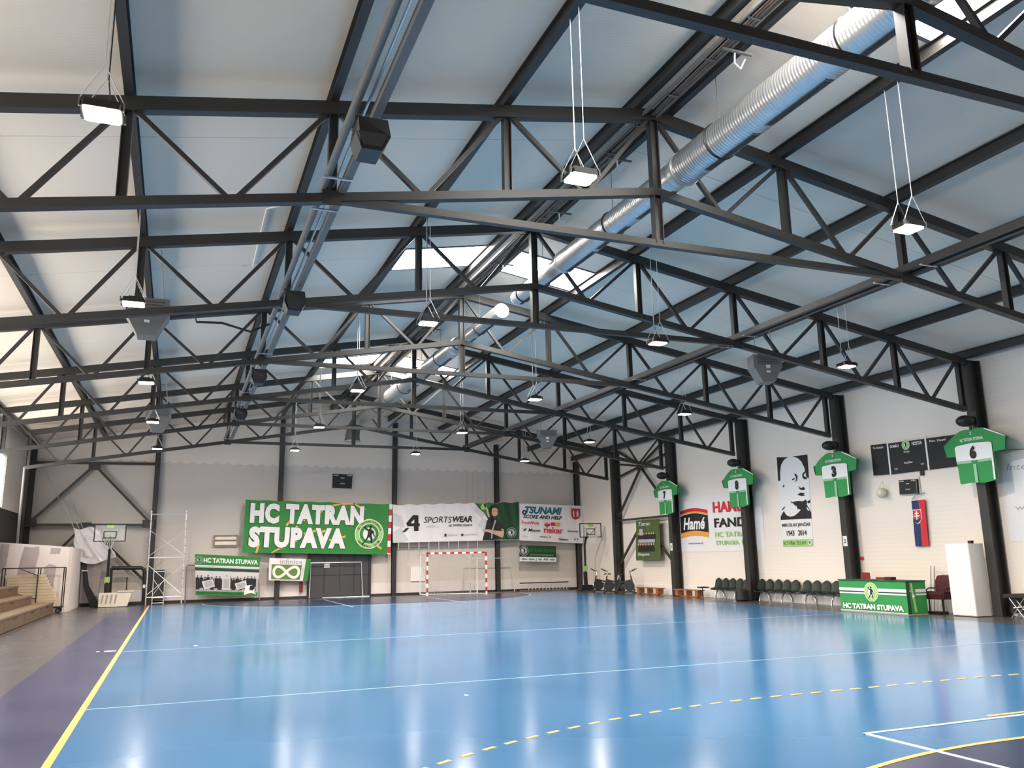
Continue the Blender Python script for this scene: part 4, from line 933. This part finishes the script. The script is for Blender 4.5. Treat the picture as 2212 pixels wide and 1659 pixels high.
# jerseys
def make_jersey(n):
    x0 = 19.98
    t = thing('giant_jersey', 'green and white giant handball shirt numbered %s on a column' % {'6':'six','3':'three','8':'eight','7':'seven'}[n], 'jersey', (x0, 0, 3.5), 'giant shirts hung on the right columns')
    # outline in (u,v): u to the viewer's right (= -Y), v up, metres, origin at the hem centre
    out = [(-.55, 0), (-.57, .55), (-.58, .93), (-.92, .78), (-1.0, 1.08), (-.62, 1.32), (-.36, 1.44), (-.16, 1.46), (0, 1.42), (.16, 1.46), (.36, 1.44), (.62, 1.32), (1.0, 1.12), (.93, .80), (.58, .93), (.57, .55), (.56, .03), (.2, -.02), (-.2, .02)]
    P = lambda u, v, d: Vector((x0-d-.05*math.cos(min(abs(u), 1)*1.5), -u, 3.5+v))
    mb = MB(); N_ = len(out); fr = [P(u, v, .03) for u, v in out]; bk_ = [P(u, v, -.03) for u, v in out]
    cf, cb_ = P(0, .7, .05), P(0, .7, -.02)
    mb.add(fr+bk_+[cf, cb_], [(i, (i+1) % N_, 2*N_) for i in range(N_)]+[(N_+(i+1) % N_, N_+i, 2*N_+1) for i in range(N_)]+[((i+1) % N_, i, N_+i, N_+(i+1) % N_) for i in range(N_)])
    body = mb.build('shirt_body', GREENL, t)
    def shp(nm, m, L, d): return MB().prism([P(u, v, d) for u, v in L], (-.004, 0, 0)).build(nm, m, t)
    shp('white_chest', WHITE, [(-.565, .62), (-.57, 1.0), (-.50, 1.04), (0, 1.07), (.50, 1.04), (.57, 1.0), (.565, .62), (0, .60)], .055)
    shp('pale_band', mat_pale, [(-.56, .54), (-.565, .62), (.565, .62), (.56, .54)], .056)
    shp('side_stripe', WHITE, [(.51, .04), (.56, .05), (.57, .62), (.52, .62)], .057)
    shp('centre_stripe', mat_pale, [(-.04, 0), (.05, 0), (.05, .50), (-.04, .50)], .058)
    shp('sleeve_cuff', INK, [(.91, .80), (.95, .80), (1.01, 1.11), (.97, 1.13)], .045); shp('sleeve_cuff', INK, [(-.91, .78), (-.94, .79), (-1.01, 1.07), (-.97, 1.10)], .045)
    shp('shoulder_stripe', WHITE, [(.40, 1.43), (.62, 1.33), (.96, 1.15), (.96, 1.13), (.60, 1.30), (.40, 1.40)], .05)
    def tx(txt, m, u0, v0, u1, v1, d, bold):
        vs, fs = text_mesh(txt, bold); xa = min(v[0] for v in vs); xb_ = max(v[0] for v in vs); ya = min(v[1] for v in vs); yb_ = max(v[1] for v in vs)
        MB().add([P(u0+(u1-u0)*(a-xa)/(xb_-xa), v0+(v1-v0)*(b-ya)/(yb_-ya), d) for a, b in vs], fs).build('lettering', m, t)
    tx('HC TATRAN STUPAVA', WHITE, -.36, 1.13, .36, 1.22, .066, .02); tx(n, INK, -.105, .64, .105, 1.0, .072, .075); tx('2', WHITE, -.03, 1.30, .03, 1.38, .07, .02)
    MB().tube([(x0+.0, 0, 4.96), (x0+.0, 0, 5.03), (20.09, 0, 5.06)], .012, 6).build('hook', CHROME, t)
    return t
mat_pale = mat('pale_green', (0.30, 0.52, 0.32), 0.7, var=0.05)
for n, y in (('6', TY[2]-.08), ('3', TY[3]-.05), ('8', TY[4]-.05), ('7', TY[5]-.05)):
    j = make_jersey(n); j.location.y = y; j.rotation_euler.z = .0
# Hamé banner
t, s = sheet_thing('food_brand_banner', 'white banner with black crest logo and red lettering behind shirt eight', 'banner', [rw(31.9, 4.2), rw(26.0, 4.05), rw(26.0, 1.84), rw(31.9, 1.84)], .006, PVC, step=.003)
def hm(L): return L
A0, A1 = .05, .40
def arcband(b0l, b0m, b1l, b1m, n=12):
    lo = [(A0+(A1-A0)*i/n, b0l+(b0m-b0l)*math.sin(math.pi*i/n)) for i in range(n+1)]; hi = [(A0+(A1-A0)*i/n, b1l+(b1m-b1l)*math.sin(math.pi*i/n)) for i in range(n+1)]
    return lo+hi[::-1]
s.shapes('crest_red', RED, [arcband(.68, .73, .74, .79)]); s.shapes('crest_orange', ORANGE, [arcband(.655, .705, .68, .73), arcband(.25, .29, .34, .38)]); s.shapes('crest_black', INK, [arcband(.34, .38, .645, .695)])
s.text('Hamé', WHITE, .085, .40, .365, .62, bold=.03, shear=.25); s.text('www.hame.sk', INK, .14, .14, .33, .175)
s.text('HAMÉ', RED, .47, .68, .80, .92, bold=.03); s.text('FANDÍ', INK, .475, .42, .87, .62, bold=.03); s.text('HC TATRAN', LIME, .475, .25, .86, .34, bold=.025); s.text('STUPAVA', LIME, .48, .11, .74, .19, bold=.025); s.emblem(.80, .15, .18, LIME, GREEN, txt=False)
# olive flag
t, s = sheet_thing('club_flag', 'olive green hanging flag with a printed team picture under the star bracing', 'flag', [rw(35.45, 3.38, 20.21), rw(33.33, 3.35, 20.21), rw(33.42, 1.5, 20.21), rw(35.65, 1.5, 20.21)], .02, OLIVE, freq=(2, 1))
s.text('Tatran', PALEGREY, .10, .86, .62, .95, bold=.02, shear=.2); s.shapes('printed_players', INK, [rect(.10, .52, .82, .64), rect(.10, .22, .76, .36)]); s.shapes('printed_shirts', GREYINK, [rect(.12, .44, .80, .52), rect(.16, .62, .28, .78)])
s.shapes('printed_faces', SKIN, [[(.12+.09*i+.03*math.cos(q), z_+.025*math.sin(q)) for q in (6.283*j/7 for j in range(7))] for z_ in (.40, .66) for i in range(8)]); s.text('Stupava', PALEGREY, .10, .10, .60, .19, bold=.03, shear=.2)
# portrait poster
t, s = sheet_thing('portrait_poster', 'black and white stencil portrait poster of an old man', 'poster', [rw(24.94, 5.2), rw(23.31, 5.11), rw(23.42, 1.96), rw(25.02, 1.96)], .004, WHITE, step=.002)
v0 = .295; pv = lambda L: [(a, v0+(1-v0)*b) for a, b in L]
s.shapes('portrait_print', INK, [pv(L) for L in [
    [(0, 1), (.38, .985), (.24, .95), (.13, .87), (.08, .76), (.07, .62), (0, .62)], [(.52, .99), (1, 1), (1, .63), (.94, .645), (.90, .72), (.88, .80), (.80, .90), (.68, .96)],
    [(.54, .72), (.60, .71), (.65, .67), (.63, .61), (.56, .58), (.60, .63), (.58, .67)], [(.46, .63), (.54, .65), (.56, .63), (.48, .61)],
    [(.80, .70), (.90, .745), (.90, .72), (.84, .68), (.88, .65), (.95, .66), (.93, .61), (.84, .62), (.80, .655)],
    [(.66, .53), (.70, .49), (.77, .485), (.80, .50), (.86, .48), (.84, .45), (.74, .45), (.68, .47)], [(.60, .38), (.70, .41), (.84, .40), (.80, .375), (.86, .36), (.74, .355), (.66, .37)],
    [(.14, .53), (.19, .56), (.20, .52), (.16, .51)], [(.36, .30), (.44, .26), (.40, .25)], [(.08, .15), (.18, .20), (.16, .21), (.06, .165)],
    [(0, 0), (.0, .05), (.12, .14), (.20, .07), (.32, .045), (.46, .055), (.58, .095), (.68, .14), (.62, .16), (.58, .15), (.56, .20), (.48, .225), (.42, .27), (.60, .285), (.78, .275), (.86, .30), (.90, .26), (.88, .22), (.97, .13), (1, .10), (1, 0)],
    [(.90, .27), (1, .29), (.99, .24), (.92, .24)]]])
s.shapes('collar_highlight', WHITE, [pv(L) for L in [[(.46, .18), (.54, .20), (.52, .16), (.60, .15), (.50, .13)], [(.86, .18), (.90, .17), (.96, .12), (.90, .13)]]])
s.text('MIROSLAV JANČÁR', INK, .04, .205, .96, .265, bold=.02); s.text('1943   2014', INK, .18, .115, .82, .175, bold=.02); s.grid('footer_bar', LIME, .03, .0, .99, .075, 4, 1); s.text('HC TATRAN STUPAVA', INK, .05, .015, .80, .055, bold=.02); s.disc('emblem', WHITE, .91, .038, .085); s.disc('emblem_core', GREEN, .91, .038, .05)
# scoreboard triple
t = thing('scoreboard', 'wide black three-panel scoreboard on the right wall beside shirt six', 'scoreboard', rw(19, 4.06)); 
for (ya, yb2, za, zb, zc_, zd) in ((20.40, 19.74, 5.06, 5.03, 4.07, 4.09), (19.68, 18.30, 5.02, 4.98, 4.06, 4.06), (18.24, 17.10, 4.98, 4.95, 4.06, 4.06)):
    s = Sheet(rw(ya, za, XW-.05), rw(yb2, zb, XW-.05), rw(yb2, zc_, XW-.05), rw(ya, zd, XW-.05), parent=t, step=.002); s.base('panel', INK, 2, 2, .05)
    if ya > 20: s.text('Por. Domácich', WHITE, .15, .86, .80, .93, bold=.02)
    elif ya > 19:
        s.text('DOMÁCI', WHITE, .05, .84, .30, .95, bold=.03); s.text('HOSTIA', WHITE, .66, .84, .93, .95, bold=.03); s.emblem(.49, .88, .15, LIME, LIME, txt=False); s.text('ČAS', WHITE, .42, .63, .58, .70, bold=.03); s.text('POLČAS', WHITE, .40, .28, .63, .35, bold=.03); s.text('TRESTY', WHITE, .12, .12, .22, .17); s.text('TRESTY', WHITE, .84, .18, .94, .23)
    else: s.text('Por. Hostí', WHITE, .10, .86, .60, .93, bold=.02)
for ya in (19.71, 18.27): MB().add([rw(ya+.03, 5.03, XW-.052), rw(ya-.03, 5.03, XW-.052), rw(ya-.03, 4.05, XW-.052), rw(ya+.03, 4.05, XW-.052), rw(ya+.03, 5.03, XW), rw(ya-.03, 5.03, XW), rw(ya-.03, 4.05, XW), rw(ya+.03, 4.05, XW)], [(0,1,2,3),(7,6,5,4),(0,4,5,1),(1,5,6,2),(2,6,7,3),(3,7,4,0)]).build('divider_strip', WHITE, t)
small_score('small black scoreboard under the wide one on the right wall', [rw(19.43, 3.86, XW-.075), rw(18.76, 3.84, XW-.075), rw(18.78, 3.40, XW-.075), rw(19.45, 3.41, XW-.075)], 1)
# flag
t, s = sheet_thing('wall_flag', 'vertical blue and red flag with a shield on the right wall', 'flag', [rw(19.03, 3.2, XW-.06), rw(18.53, 3.21, XW-.06), rw(18.58, 1.87, XW-.06), rw(19.07, 1.86, XW-.06)], .008, NAVYCLOTH, nx=8, ny=12, freq=(1, 1))
s.grid('red_half', RED, .52, 0, 1, 1, 4, 8)
s.shapes('shield_edge', WHITE, [[(.02, .80), (.66, .80), (.66, .60), (.50, .50), (.34, .48), (.16, .52), (.02, .62)]]); s.shapes('shield_field', RED, [[(.06, .785), (.62, .785), (.62, .62), (.34, .56), (.06, .62)]]); s.shapes('shield_base', NAVYCLOTH, [[(.06, .62), (.34, .56), (.62, .62), (.58, .56), (.34, .49), (.12, .54)]])
s.shapes('double_cross', WHITE, [rect(.30, .58, .38, .77), rect(.20, .70, .48, .725), rect(.15, .645, .53, .67)])
MB().tube([rw(19.0, 3.25, XW-.03), rw(18.85, 3.36, XW-.10), rw(18.5, 3.40, XW-.03)], .015, 6).build('flag_holder', CHROME, t, smooth=True)
MB().box(XW-.06, XW-.001, 18.55, 18.66, 3.92, 4.06).build('wall_device', BLACK, t)
MB().tube([rw(18.66, 3.9, XW-.01), rw(18.64, 3.4, XW-.01)], .01, 6).build('cable', GREYINK, t)
# ball in net
t = thing('ball_net', 'pale handball hanging in a net on the right wall under the scoreboard', 'ball', rw(20.15, 3.35))
c = Vector(rw(20.15, 3.53, XW-.16)); MB().sphere(c, .15, 16, 10).build('ball', CREAM, t, smooth=True)
nt = MB()
for i in range(8):
    a = 6.283*i/8; nt.tube([c+Vector((.155*math.cos(a)*math.sin(q), .155*math.sin(a)*math.sin(q), .155*math.cos(q))) for q in (.1, .6, 1.2, 1.9, 2.5, 3.0)], .004, 3, caps=False)
nt.tube([c+Vector((0, .10, .13)), c+Vector((.1, 0, .36))], .004, 3); nt.tube([c+Vector((0, -.10, .13)), c+Vector((.1, 0, .36))], .004, 3)
nt.build('net_cords', LIME, t)
# right edge banner
t, s = sheet_thing('contact_banner', 'white banner with grey contact lettering at the right edge', 'banner', [rw(15.90, 4.18), rw(11.6, 4.05), rw(11.6, 1.9), rw(15.98, 1.93)], .006, PVC, step=.003)
s.text('Interiéry', GREYINK, .03, .80, .34, .90, shear=.2); s.text('www.nabytok.sk', GREYINK, .06, .34, .62, .42); s.text('0907 123', GREYINK, .14, .22, .44, .30); s.text('0907 456', GREYINK, .14, .10, .44, .18); s.shapes('logo_stroke', GREYINK, [[(.14, .62), (.16, .56), (.26, .66), (.25, .68), (.165, .60), (.15, .64)]])
o = MB().tube([rw(16.1, 4.35, XW-.02), rw(15.2, 4.28, XW-.02), rw(14.0, 4.38, XW-.02)], .012, 6).build('wall_cable', RUST, smooth=True); tag(o, 'brown cable sagging along the right wall above the contact banner', 'cable')
o = MB().box(XW-.05, XW-.0005, 21.29, 21.40, 1.48, 1.57).build('alarm_button', RED); tag(o, 'small red alarm button on the right wall above the green desk', 'alarm')
for y, txt, lb in ((TY[3], '2', 'white card numbered two on the column behind the green desk'), (TY[5], '3', 'white card on the column behind the nearer wooden bench')):
    t, s = sheet_thing('number_card', lb, 'card', [(CX0-.006, y+.09, 2.24), (CX0-.006, y-.09, 2.24), (CX0-.006, y-.09, 1.92), (CX0-.006, y+.09, 1.92)], 0, WHITE, nx=1, ny=1, th=.004, step=.002)
    s.text(txt, INK, .25, .30, .75, .72, bold=.02)
# ---- benches and seats
def wbench(label, y0, y1):
    t = thing('wooden_bench', label, 'bench', (20.1, (y0+y1)/2, 0))
    MB().box(19.92, 20.24, y0, y1, .27, .31).build('seat_board', WOOD, t)
    for y in (y0+.2, (y0+y1)/2, y1-.2): MB().box(19.94, 20.22, y-.10 if abs(y-(y0+y1)/2) > .01 else y-.03, y+.10 if abs(y-(y0+y1)/2) > .01 else y+.03, .04, .269).build('leg', WOOD, t)
    MB().box(20.05, 20.12, y0+.1, y1-.1, .005, .04).build('foot_rail', WOOD, t)
wbench('low wooden gym bench under the olive flag', 32.9, 34.95); wbench('low wooden gym bench beside the column of shirt seven', 29.82, 31.7)
def seat_row(label, ys_, legs):
    x = 20.18; ys_ = [q*1.0115 for q in ys_]; legs = [q*1.0115 for q in legs]
    t = thing('seat_row', label, 'seats', (x, sum(ys_)/len(ys_), 0), 'rows of dark green bucket seats along the right wall')
    yc0, yc1 = min(ys_)-.28, max(ys_)+.28
    MB().tube([(x+.05, yc0, .36), (x+.05, yc1, .36)], .035, 8).build('beam', STEEL2, t)
    for y in ys_:
        mb = MB(); nu, nv = 8, 8; vs = []
        for j in range(nv+1):
            q = j/nv
            for i in range(nu+1):
                u = i/nu*2-1; wd = .215*(1-.10*abs(q-.5)) if q < .8 else .215*math.sqrt(max(0.05, 1-((q-.8)/.21)**2))
                if q < .45: xx, zz = x-.22+.42*q/.45, .42-.03*math.sin(q/.45*3.14)+.02*u*u
                else: xx, zz = x+.20+.09*(q-.45)/.55-.03*u*u, .42+(q-.45)/.55*.38
                vs.append((xx, y+u*wd, zz))
        n1 = len(vs); vs += [(a+.012, b, c_-.012) for a, b, c_ in vs]
        fs = [(j*(nu+1)+i, j*(nu+1)+i+1, (j+1)*(nu+1)+i+1, (j+1)*(nu+1)+i) for j in range(nv) for i in range(nu)]
        fs += [tuple(n1+k for k in f[::-1]) for f in fs]
        mb.add(vs, fs); mb.build('seat_shell', SEATG, t, smooth=True); MB().box(x-.03, x+.12, y-.05, y+.05, .365, .40).build('seat_bracket', BLACK, t)
    for y in legs:
        MB().tube([(x+.05+.26*math.cos(a), y+.0, .02+.33*math.sin(a)) for a in (math.pi*i/12 for i in range(13))], .018, 8).build('arch_leg', CHROME, t, smooth=True)
        MB().tube([(x+.05, y+.26*math.cos(a), .02+.33*math.sin(a)) for a in (math.pi*i/12 for i in range(13))], .018, 8).build('arch_leg', CHROME, t, smooth=True)
seat_row('row of five dark green bucket seats left of the column of shirt eight', [28.75, 28.28, 27.82, 27.36, 26.92], [28.45, 27.2])
seat_row('row of five dark green bucket seats below the portrait poster', [26.05, 25.6, 25.12, 24.66, 24.2], [25.7, 24.5])
seat_row('row of five dark green bucket seats beside the green desk', [23.62, 23.14, 22.68, 22.22, 21.76], [23.3, 22.05])
t = thing('folded_cushion', 'dark flat cushion on a short stand left of the farthest seat row', 'cushion', (19.95, 29.65, .4))
MB().box(19.80, 20.15, 29.40, 29.72, .40, .45).build('pad', BLACK, t); MB().tube([(19.95, 29.56, .40), (19.95, 29.56, .005)], .02, 6).build('support', BLACK, t)
o = MB().tube([(19.72, TY[4]-.08, .0), (19.72, TY[4]-.08, .06), (19.72, TY[4]-.08, .38), (19.72, TY[4]-.08, .46)], [.20, .25, .24, .16], 18).build('round_bag', BLACK, smooth=True); tag(o, 'round black bag at the foot of the column of shirt eight', 'bag')
# ---- desk
t = thing('scorer_desk', 'green scorer desk with white stripes and white club lettering', 'desk', (19.1, 19.3, 0))
xa, xb_, ya, yb_, H = 18.80, 19.52, 18.05, 20.60, .90
mb = MB().box(xa, xb_, ya, yb_, .03, H); mb.build('desk_body', GREENL, t)
MB().box(xa-.02, xb_+.02, ya-.02, yb_+.02, H+.0005, H+.025).build('desk_top', GREEND, t); MB().box(xa+.005, xb_, ya+.01, yb_-.01, .001, .0295).build('plinth', PALEGREY, t)
s = Sheet((xa, yb_, H), (xa, ya, H), (xa, ya, .03), (xa, yb_, .03), parent=t, step=.003)
s.shapes('white_stripe', WHITE, [rect(0, .66, 1, .76), rect(0, .57, 1, .62)]); s.shapes('dark_stripe', GREEND, [rect(0, .62, 1, .66)]); s.emblem(.50, .64, .27, LIME, LIME, txt=False, core=WHITE); s.text('HC TATRAN STUPAVA', WHITE, .05, .07, .95, .25, bold=.06)
s.shapes('foot_strip', PALEGREY, [rect(0, 0, 1, .03)])
s = Sheet((xa, ya, H), (xb_, ya, H), (xb_, ya, .03), (xa, ya, .03), parent=t, step=.003)
s.shapes('white_stripe', WHITE, [rect(.45, .66, 1, .76), rect(.45, .57, 1, .62), rect(0, .68, .22, .74)]); s.shapes('side_fold', GREEND, [rect(0, 0, .16, 1)]); s.shapes('ribbon', LIME, [[(.20, .95), (.30, .95), (.44, .05), (.32, .05)]]); s.disc('ribbon_knot', WHITE, .31, .55, .05)
o = MB().box(19.0, 19.2, 18.75, 19.0, .926, 1.01).build('desk_device', MAROON); tag(o, 'small dark box lying on the green desk', 'box')
for i, (y, lb) in enumerate(((20.75, 'left end'), (20.15, 'middle'))):
    tt = thing('red_chair', 'red plastic chair behind the %s of the green desk' % lb, 'chair', (19.95, y, 0), 'red chairs behind the desk')
    hh = 1.10 if i == 0 else .96
    MB().box(19.75, 20.05, y-.2, y+.2, .44, .48).build('seat', REDPL, tt); MB().prism([Vector((20.0, y-.2, .72)), Vector((20.0, y+.2, .72)), Vector((20.0, y+.17, hh)), Vector((20.0, y-.17, hh))], (.03, 0, 0)).build('backrest', REDPL, tt)
    for xx in (19.78, 20.02):
        for yy in (y-.17, y+.17): MB().tube([(xx, yy, .005), (xx, yy, .44 if xx < 20 else .75)], .012, 6).build('leg', BLACK, tt)
# maroon armchair
t = thing('upholstered_chair', 'dark maroon upholstered chair right of the green desk', 'chair', (20.0, 17.95, 0))
cx, cy = 20.02, 17.95
MB().prism([Vector((cx-.33, cy-.27, .40)), Vector((cx+.25, cy-.27, .40)), Vector((cx+.25, cy-.27, .56)), Vector((cx-.24, cy-.27, .62)), Vector((cx-.36, cy-.27, .54))], (0, .54, 0)).build('seat', MAROON, t)
MB().prism([Vector((cx+.02, cy-.26, .54)), Vector((cx+.30, cy-.26, .50)), Vector((cx+.41, cy-.26, .70)), Vector((cx+.43, cy-.26, .95)), Vector((cx+.36, cy-.26, 1.05)), Vector((cx+.16, cy-.26, 1.03)), Vector((cx+.06, cy-.26, .90))], (0, .52, 0)).build('backrest', MAROON, t)
for dx, dy in ((-.28, -.24), (-.28, .24), (.24, -.24), (.24, .24)): MB().tube([(cx+dx, cy+dy, .005), (cx+dx*.95, cy+dy, .41)], .022, 6).build('leg', BLACK, t)
for dy in (-.29, .29): MB().tube([(cx-.28, cy+dy*.9, .42), (cx-.27, cy+dy, .66), (cx-.15, cy+dy, .70), (cx+.25, cy+dy, .68)], .02, 8).build('armrest', BLACK, t, smooth=True)
MB().box(cx-.32, cx-.02, cy-.15, cy+.3, .005, .07).build('foot_box', BLACK, t)
t = thing('crutches', 'pair of thin metal crutches leaning on the wall behind the maroon chair', 'crutches', (20.4, 18.55, 0))
for dy in (0, -.12): MB().tube([(20.25, 18.62+dy, .01), (20.40, 18.60+dy, 1.20), (20.40, 18.58+dy, 1.28), (20.33, 18.52+dy, 1.31)], .012, 6).build('crutch', CHROME, t, smooth=True)
# white cabinet
t = thing('tall_cabinet', 'tall white cabinet beside the column of shirt six', 'cabinet', (19.9, 16.9, 0))
MB().box(19.60, 20.12, 16.56, 17.30, .02, 1.90).build('carcass', WHITE, t); MB().box(19.583, 19.599, 16.57, 17.29, .04, 1.89).build('door', WHITE, t); MB().box(19.62, 20.1, 16.58, 17.28, .002, .0195).build('plinth', DARKWALL, t)
MB().box(19.75, 19.85, 16.60, 16.70, 1.9005, 1.98).build('top_latch', BLACK, t)
# folded black chairs at the right edge
t = thing('folding_chair', 'black padded folding chair with chrome tubes at the right edge', 'chair', (20.2, 15.85, 0))
MB().prism([Vector((20.0, 15.55, .52)), Vector((20.0, 16.08, .50)), Vector((20.0, 16.05, .60)), Vector((20.0, 15.60, .62))], (.4, 0, 0)).build('seat', BLACK, t)
MB().prism([Vector((20.28, 15.7, .12)), Vector((20.28, 16.12, .10)), Vector((20.28, 16.10, .58)), Vector((20.28, 15.72, .58))], (.08, 0, 0)).build('backrest', BLACK, t)
for yy, y3 in ((15.55, 15.9), (15.9, 15.5)):
    for xx in (20.02, 20.22): MB().tube([(xx, yy, .01), (xx, y3, .5)], .014, 8).build('leg', CHROME, t)
MB().tube([(20.0, 15.45, .30), (20.0, 15.8, .26)], .012, 6).build('stretcher', CHROME, t)

# ---- exercise bikes
def make_bike(loc, label, rz):
    t = thing('exercise_bike', label, 'exercise bike', (0, 0, 0), 'exercise bikes in the right corner')
    MB().box(-.48, -.40, -.26, .26, .005, .06).build('rear_foot', BLACK, t); MB().box(.42, .50, -.26, .26, .005, .06).build('front_foot', BLACK, t)
    MB().beam((-.44, 0, .06), (.46, 0, .08), .07, .07).build('base_rail', BLACK, t)
    fw = MB().cyl((.22, -.03, .34), (.22, .03, .34), .24, 24).build('flywheel', BLACK, t, smooth=True); MB().tube([(.22+.24*math.cos(a), 0, .34+.24*math.sin(a)) for a in (6.283*i/24 for i in range(25))], .012, 6).build('wheel_rim', CHROME, fw, smooth=True)
    MB().prism([Vector((-.20, -.05, .22)), Vector((.12, -.05, .28)), Vector((.05, -.05, .46)), Vector((-.16, -.05, .42))], (0, .1, 0)).build('crank_cover', BLACK, t)
    MB().beam((-.42, 0, .08), (-.18, 0, .62), .06, .05, up=(0, 1, 0)).build('seat_stay', BLACK, t); MB().beam((.46, 0, .1), (.30, 0, .80), .06, .05, up=(0, 1, 0)).build('fork', BLACK, t); MB().beam((-.20, 0, .5), (.32, 0, .62), .06, .05, up=(0, 1, 0)).build('top_tube', BLACK, t)
    MB().tube([(-.20, 0, .6), (-.25, 0, .84)], .022, 8).build('seat_post', CHROME, t); MB().prism([Vector((-.42, -.09, .84)), Vector((-.42, .09, .84)), Vector((-.2, .05, .84)), Vector((-.08, .02, .84)), Vector((-.08, -.02, .84)), Vector((-.2, -.05, .84))], (0, 0, .05)).build('saddle', BLACK, t)
    MB().tube([(.31, 0, .75), (.27, 0, 1.0)], .022, 8).build('handle_post', CHROME, t)
    MB().tube([(.56, .20, 1.14), (.40, .20, 1.04), (.27, .10, 1.02), (.27, -.10, 1.02), (.40, -.20, 1.04), (.56, -.20, 1.14)], .018, 8).build('handlebar', BLACK, t, smooth=True)
    for sy, z in ((-.12, .18), (.12, .48)): MB().box(-.10, .02, sy-.05, sy+.05, z, z+.025).build('pedal', BLACK, t)
    t.location = loc; t.rotation_euler.z = rz
    return t
b0 = make_bike((19.68, 37.75, 0), 'black exercise bike nearest the right hoop', 2.75)
dup(b0, (19.62, 36.5, 0), 2.6, 'black exercise bike in the middle, beside the steel column')
dup(b0, (19.70, 35.55, 0), -.75, 'black exercise bike nearest the wooden bench')
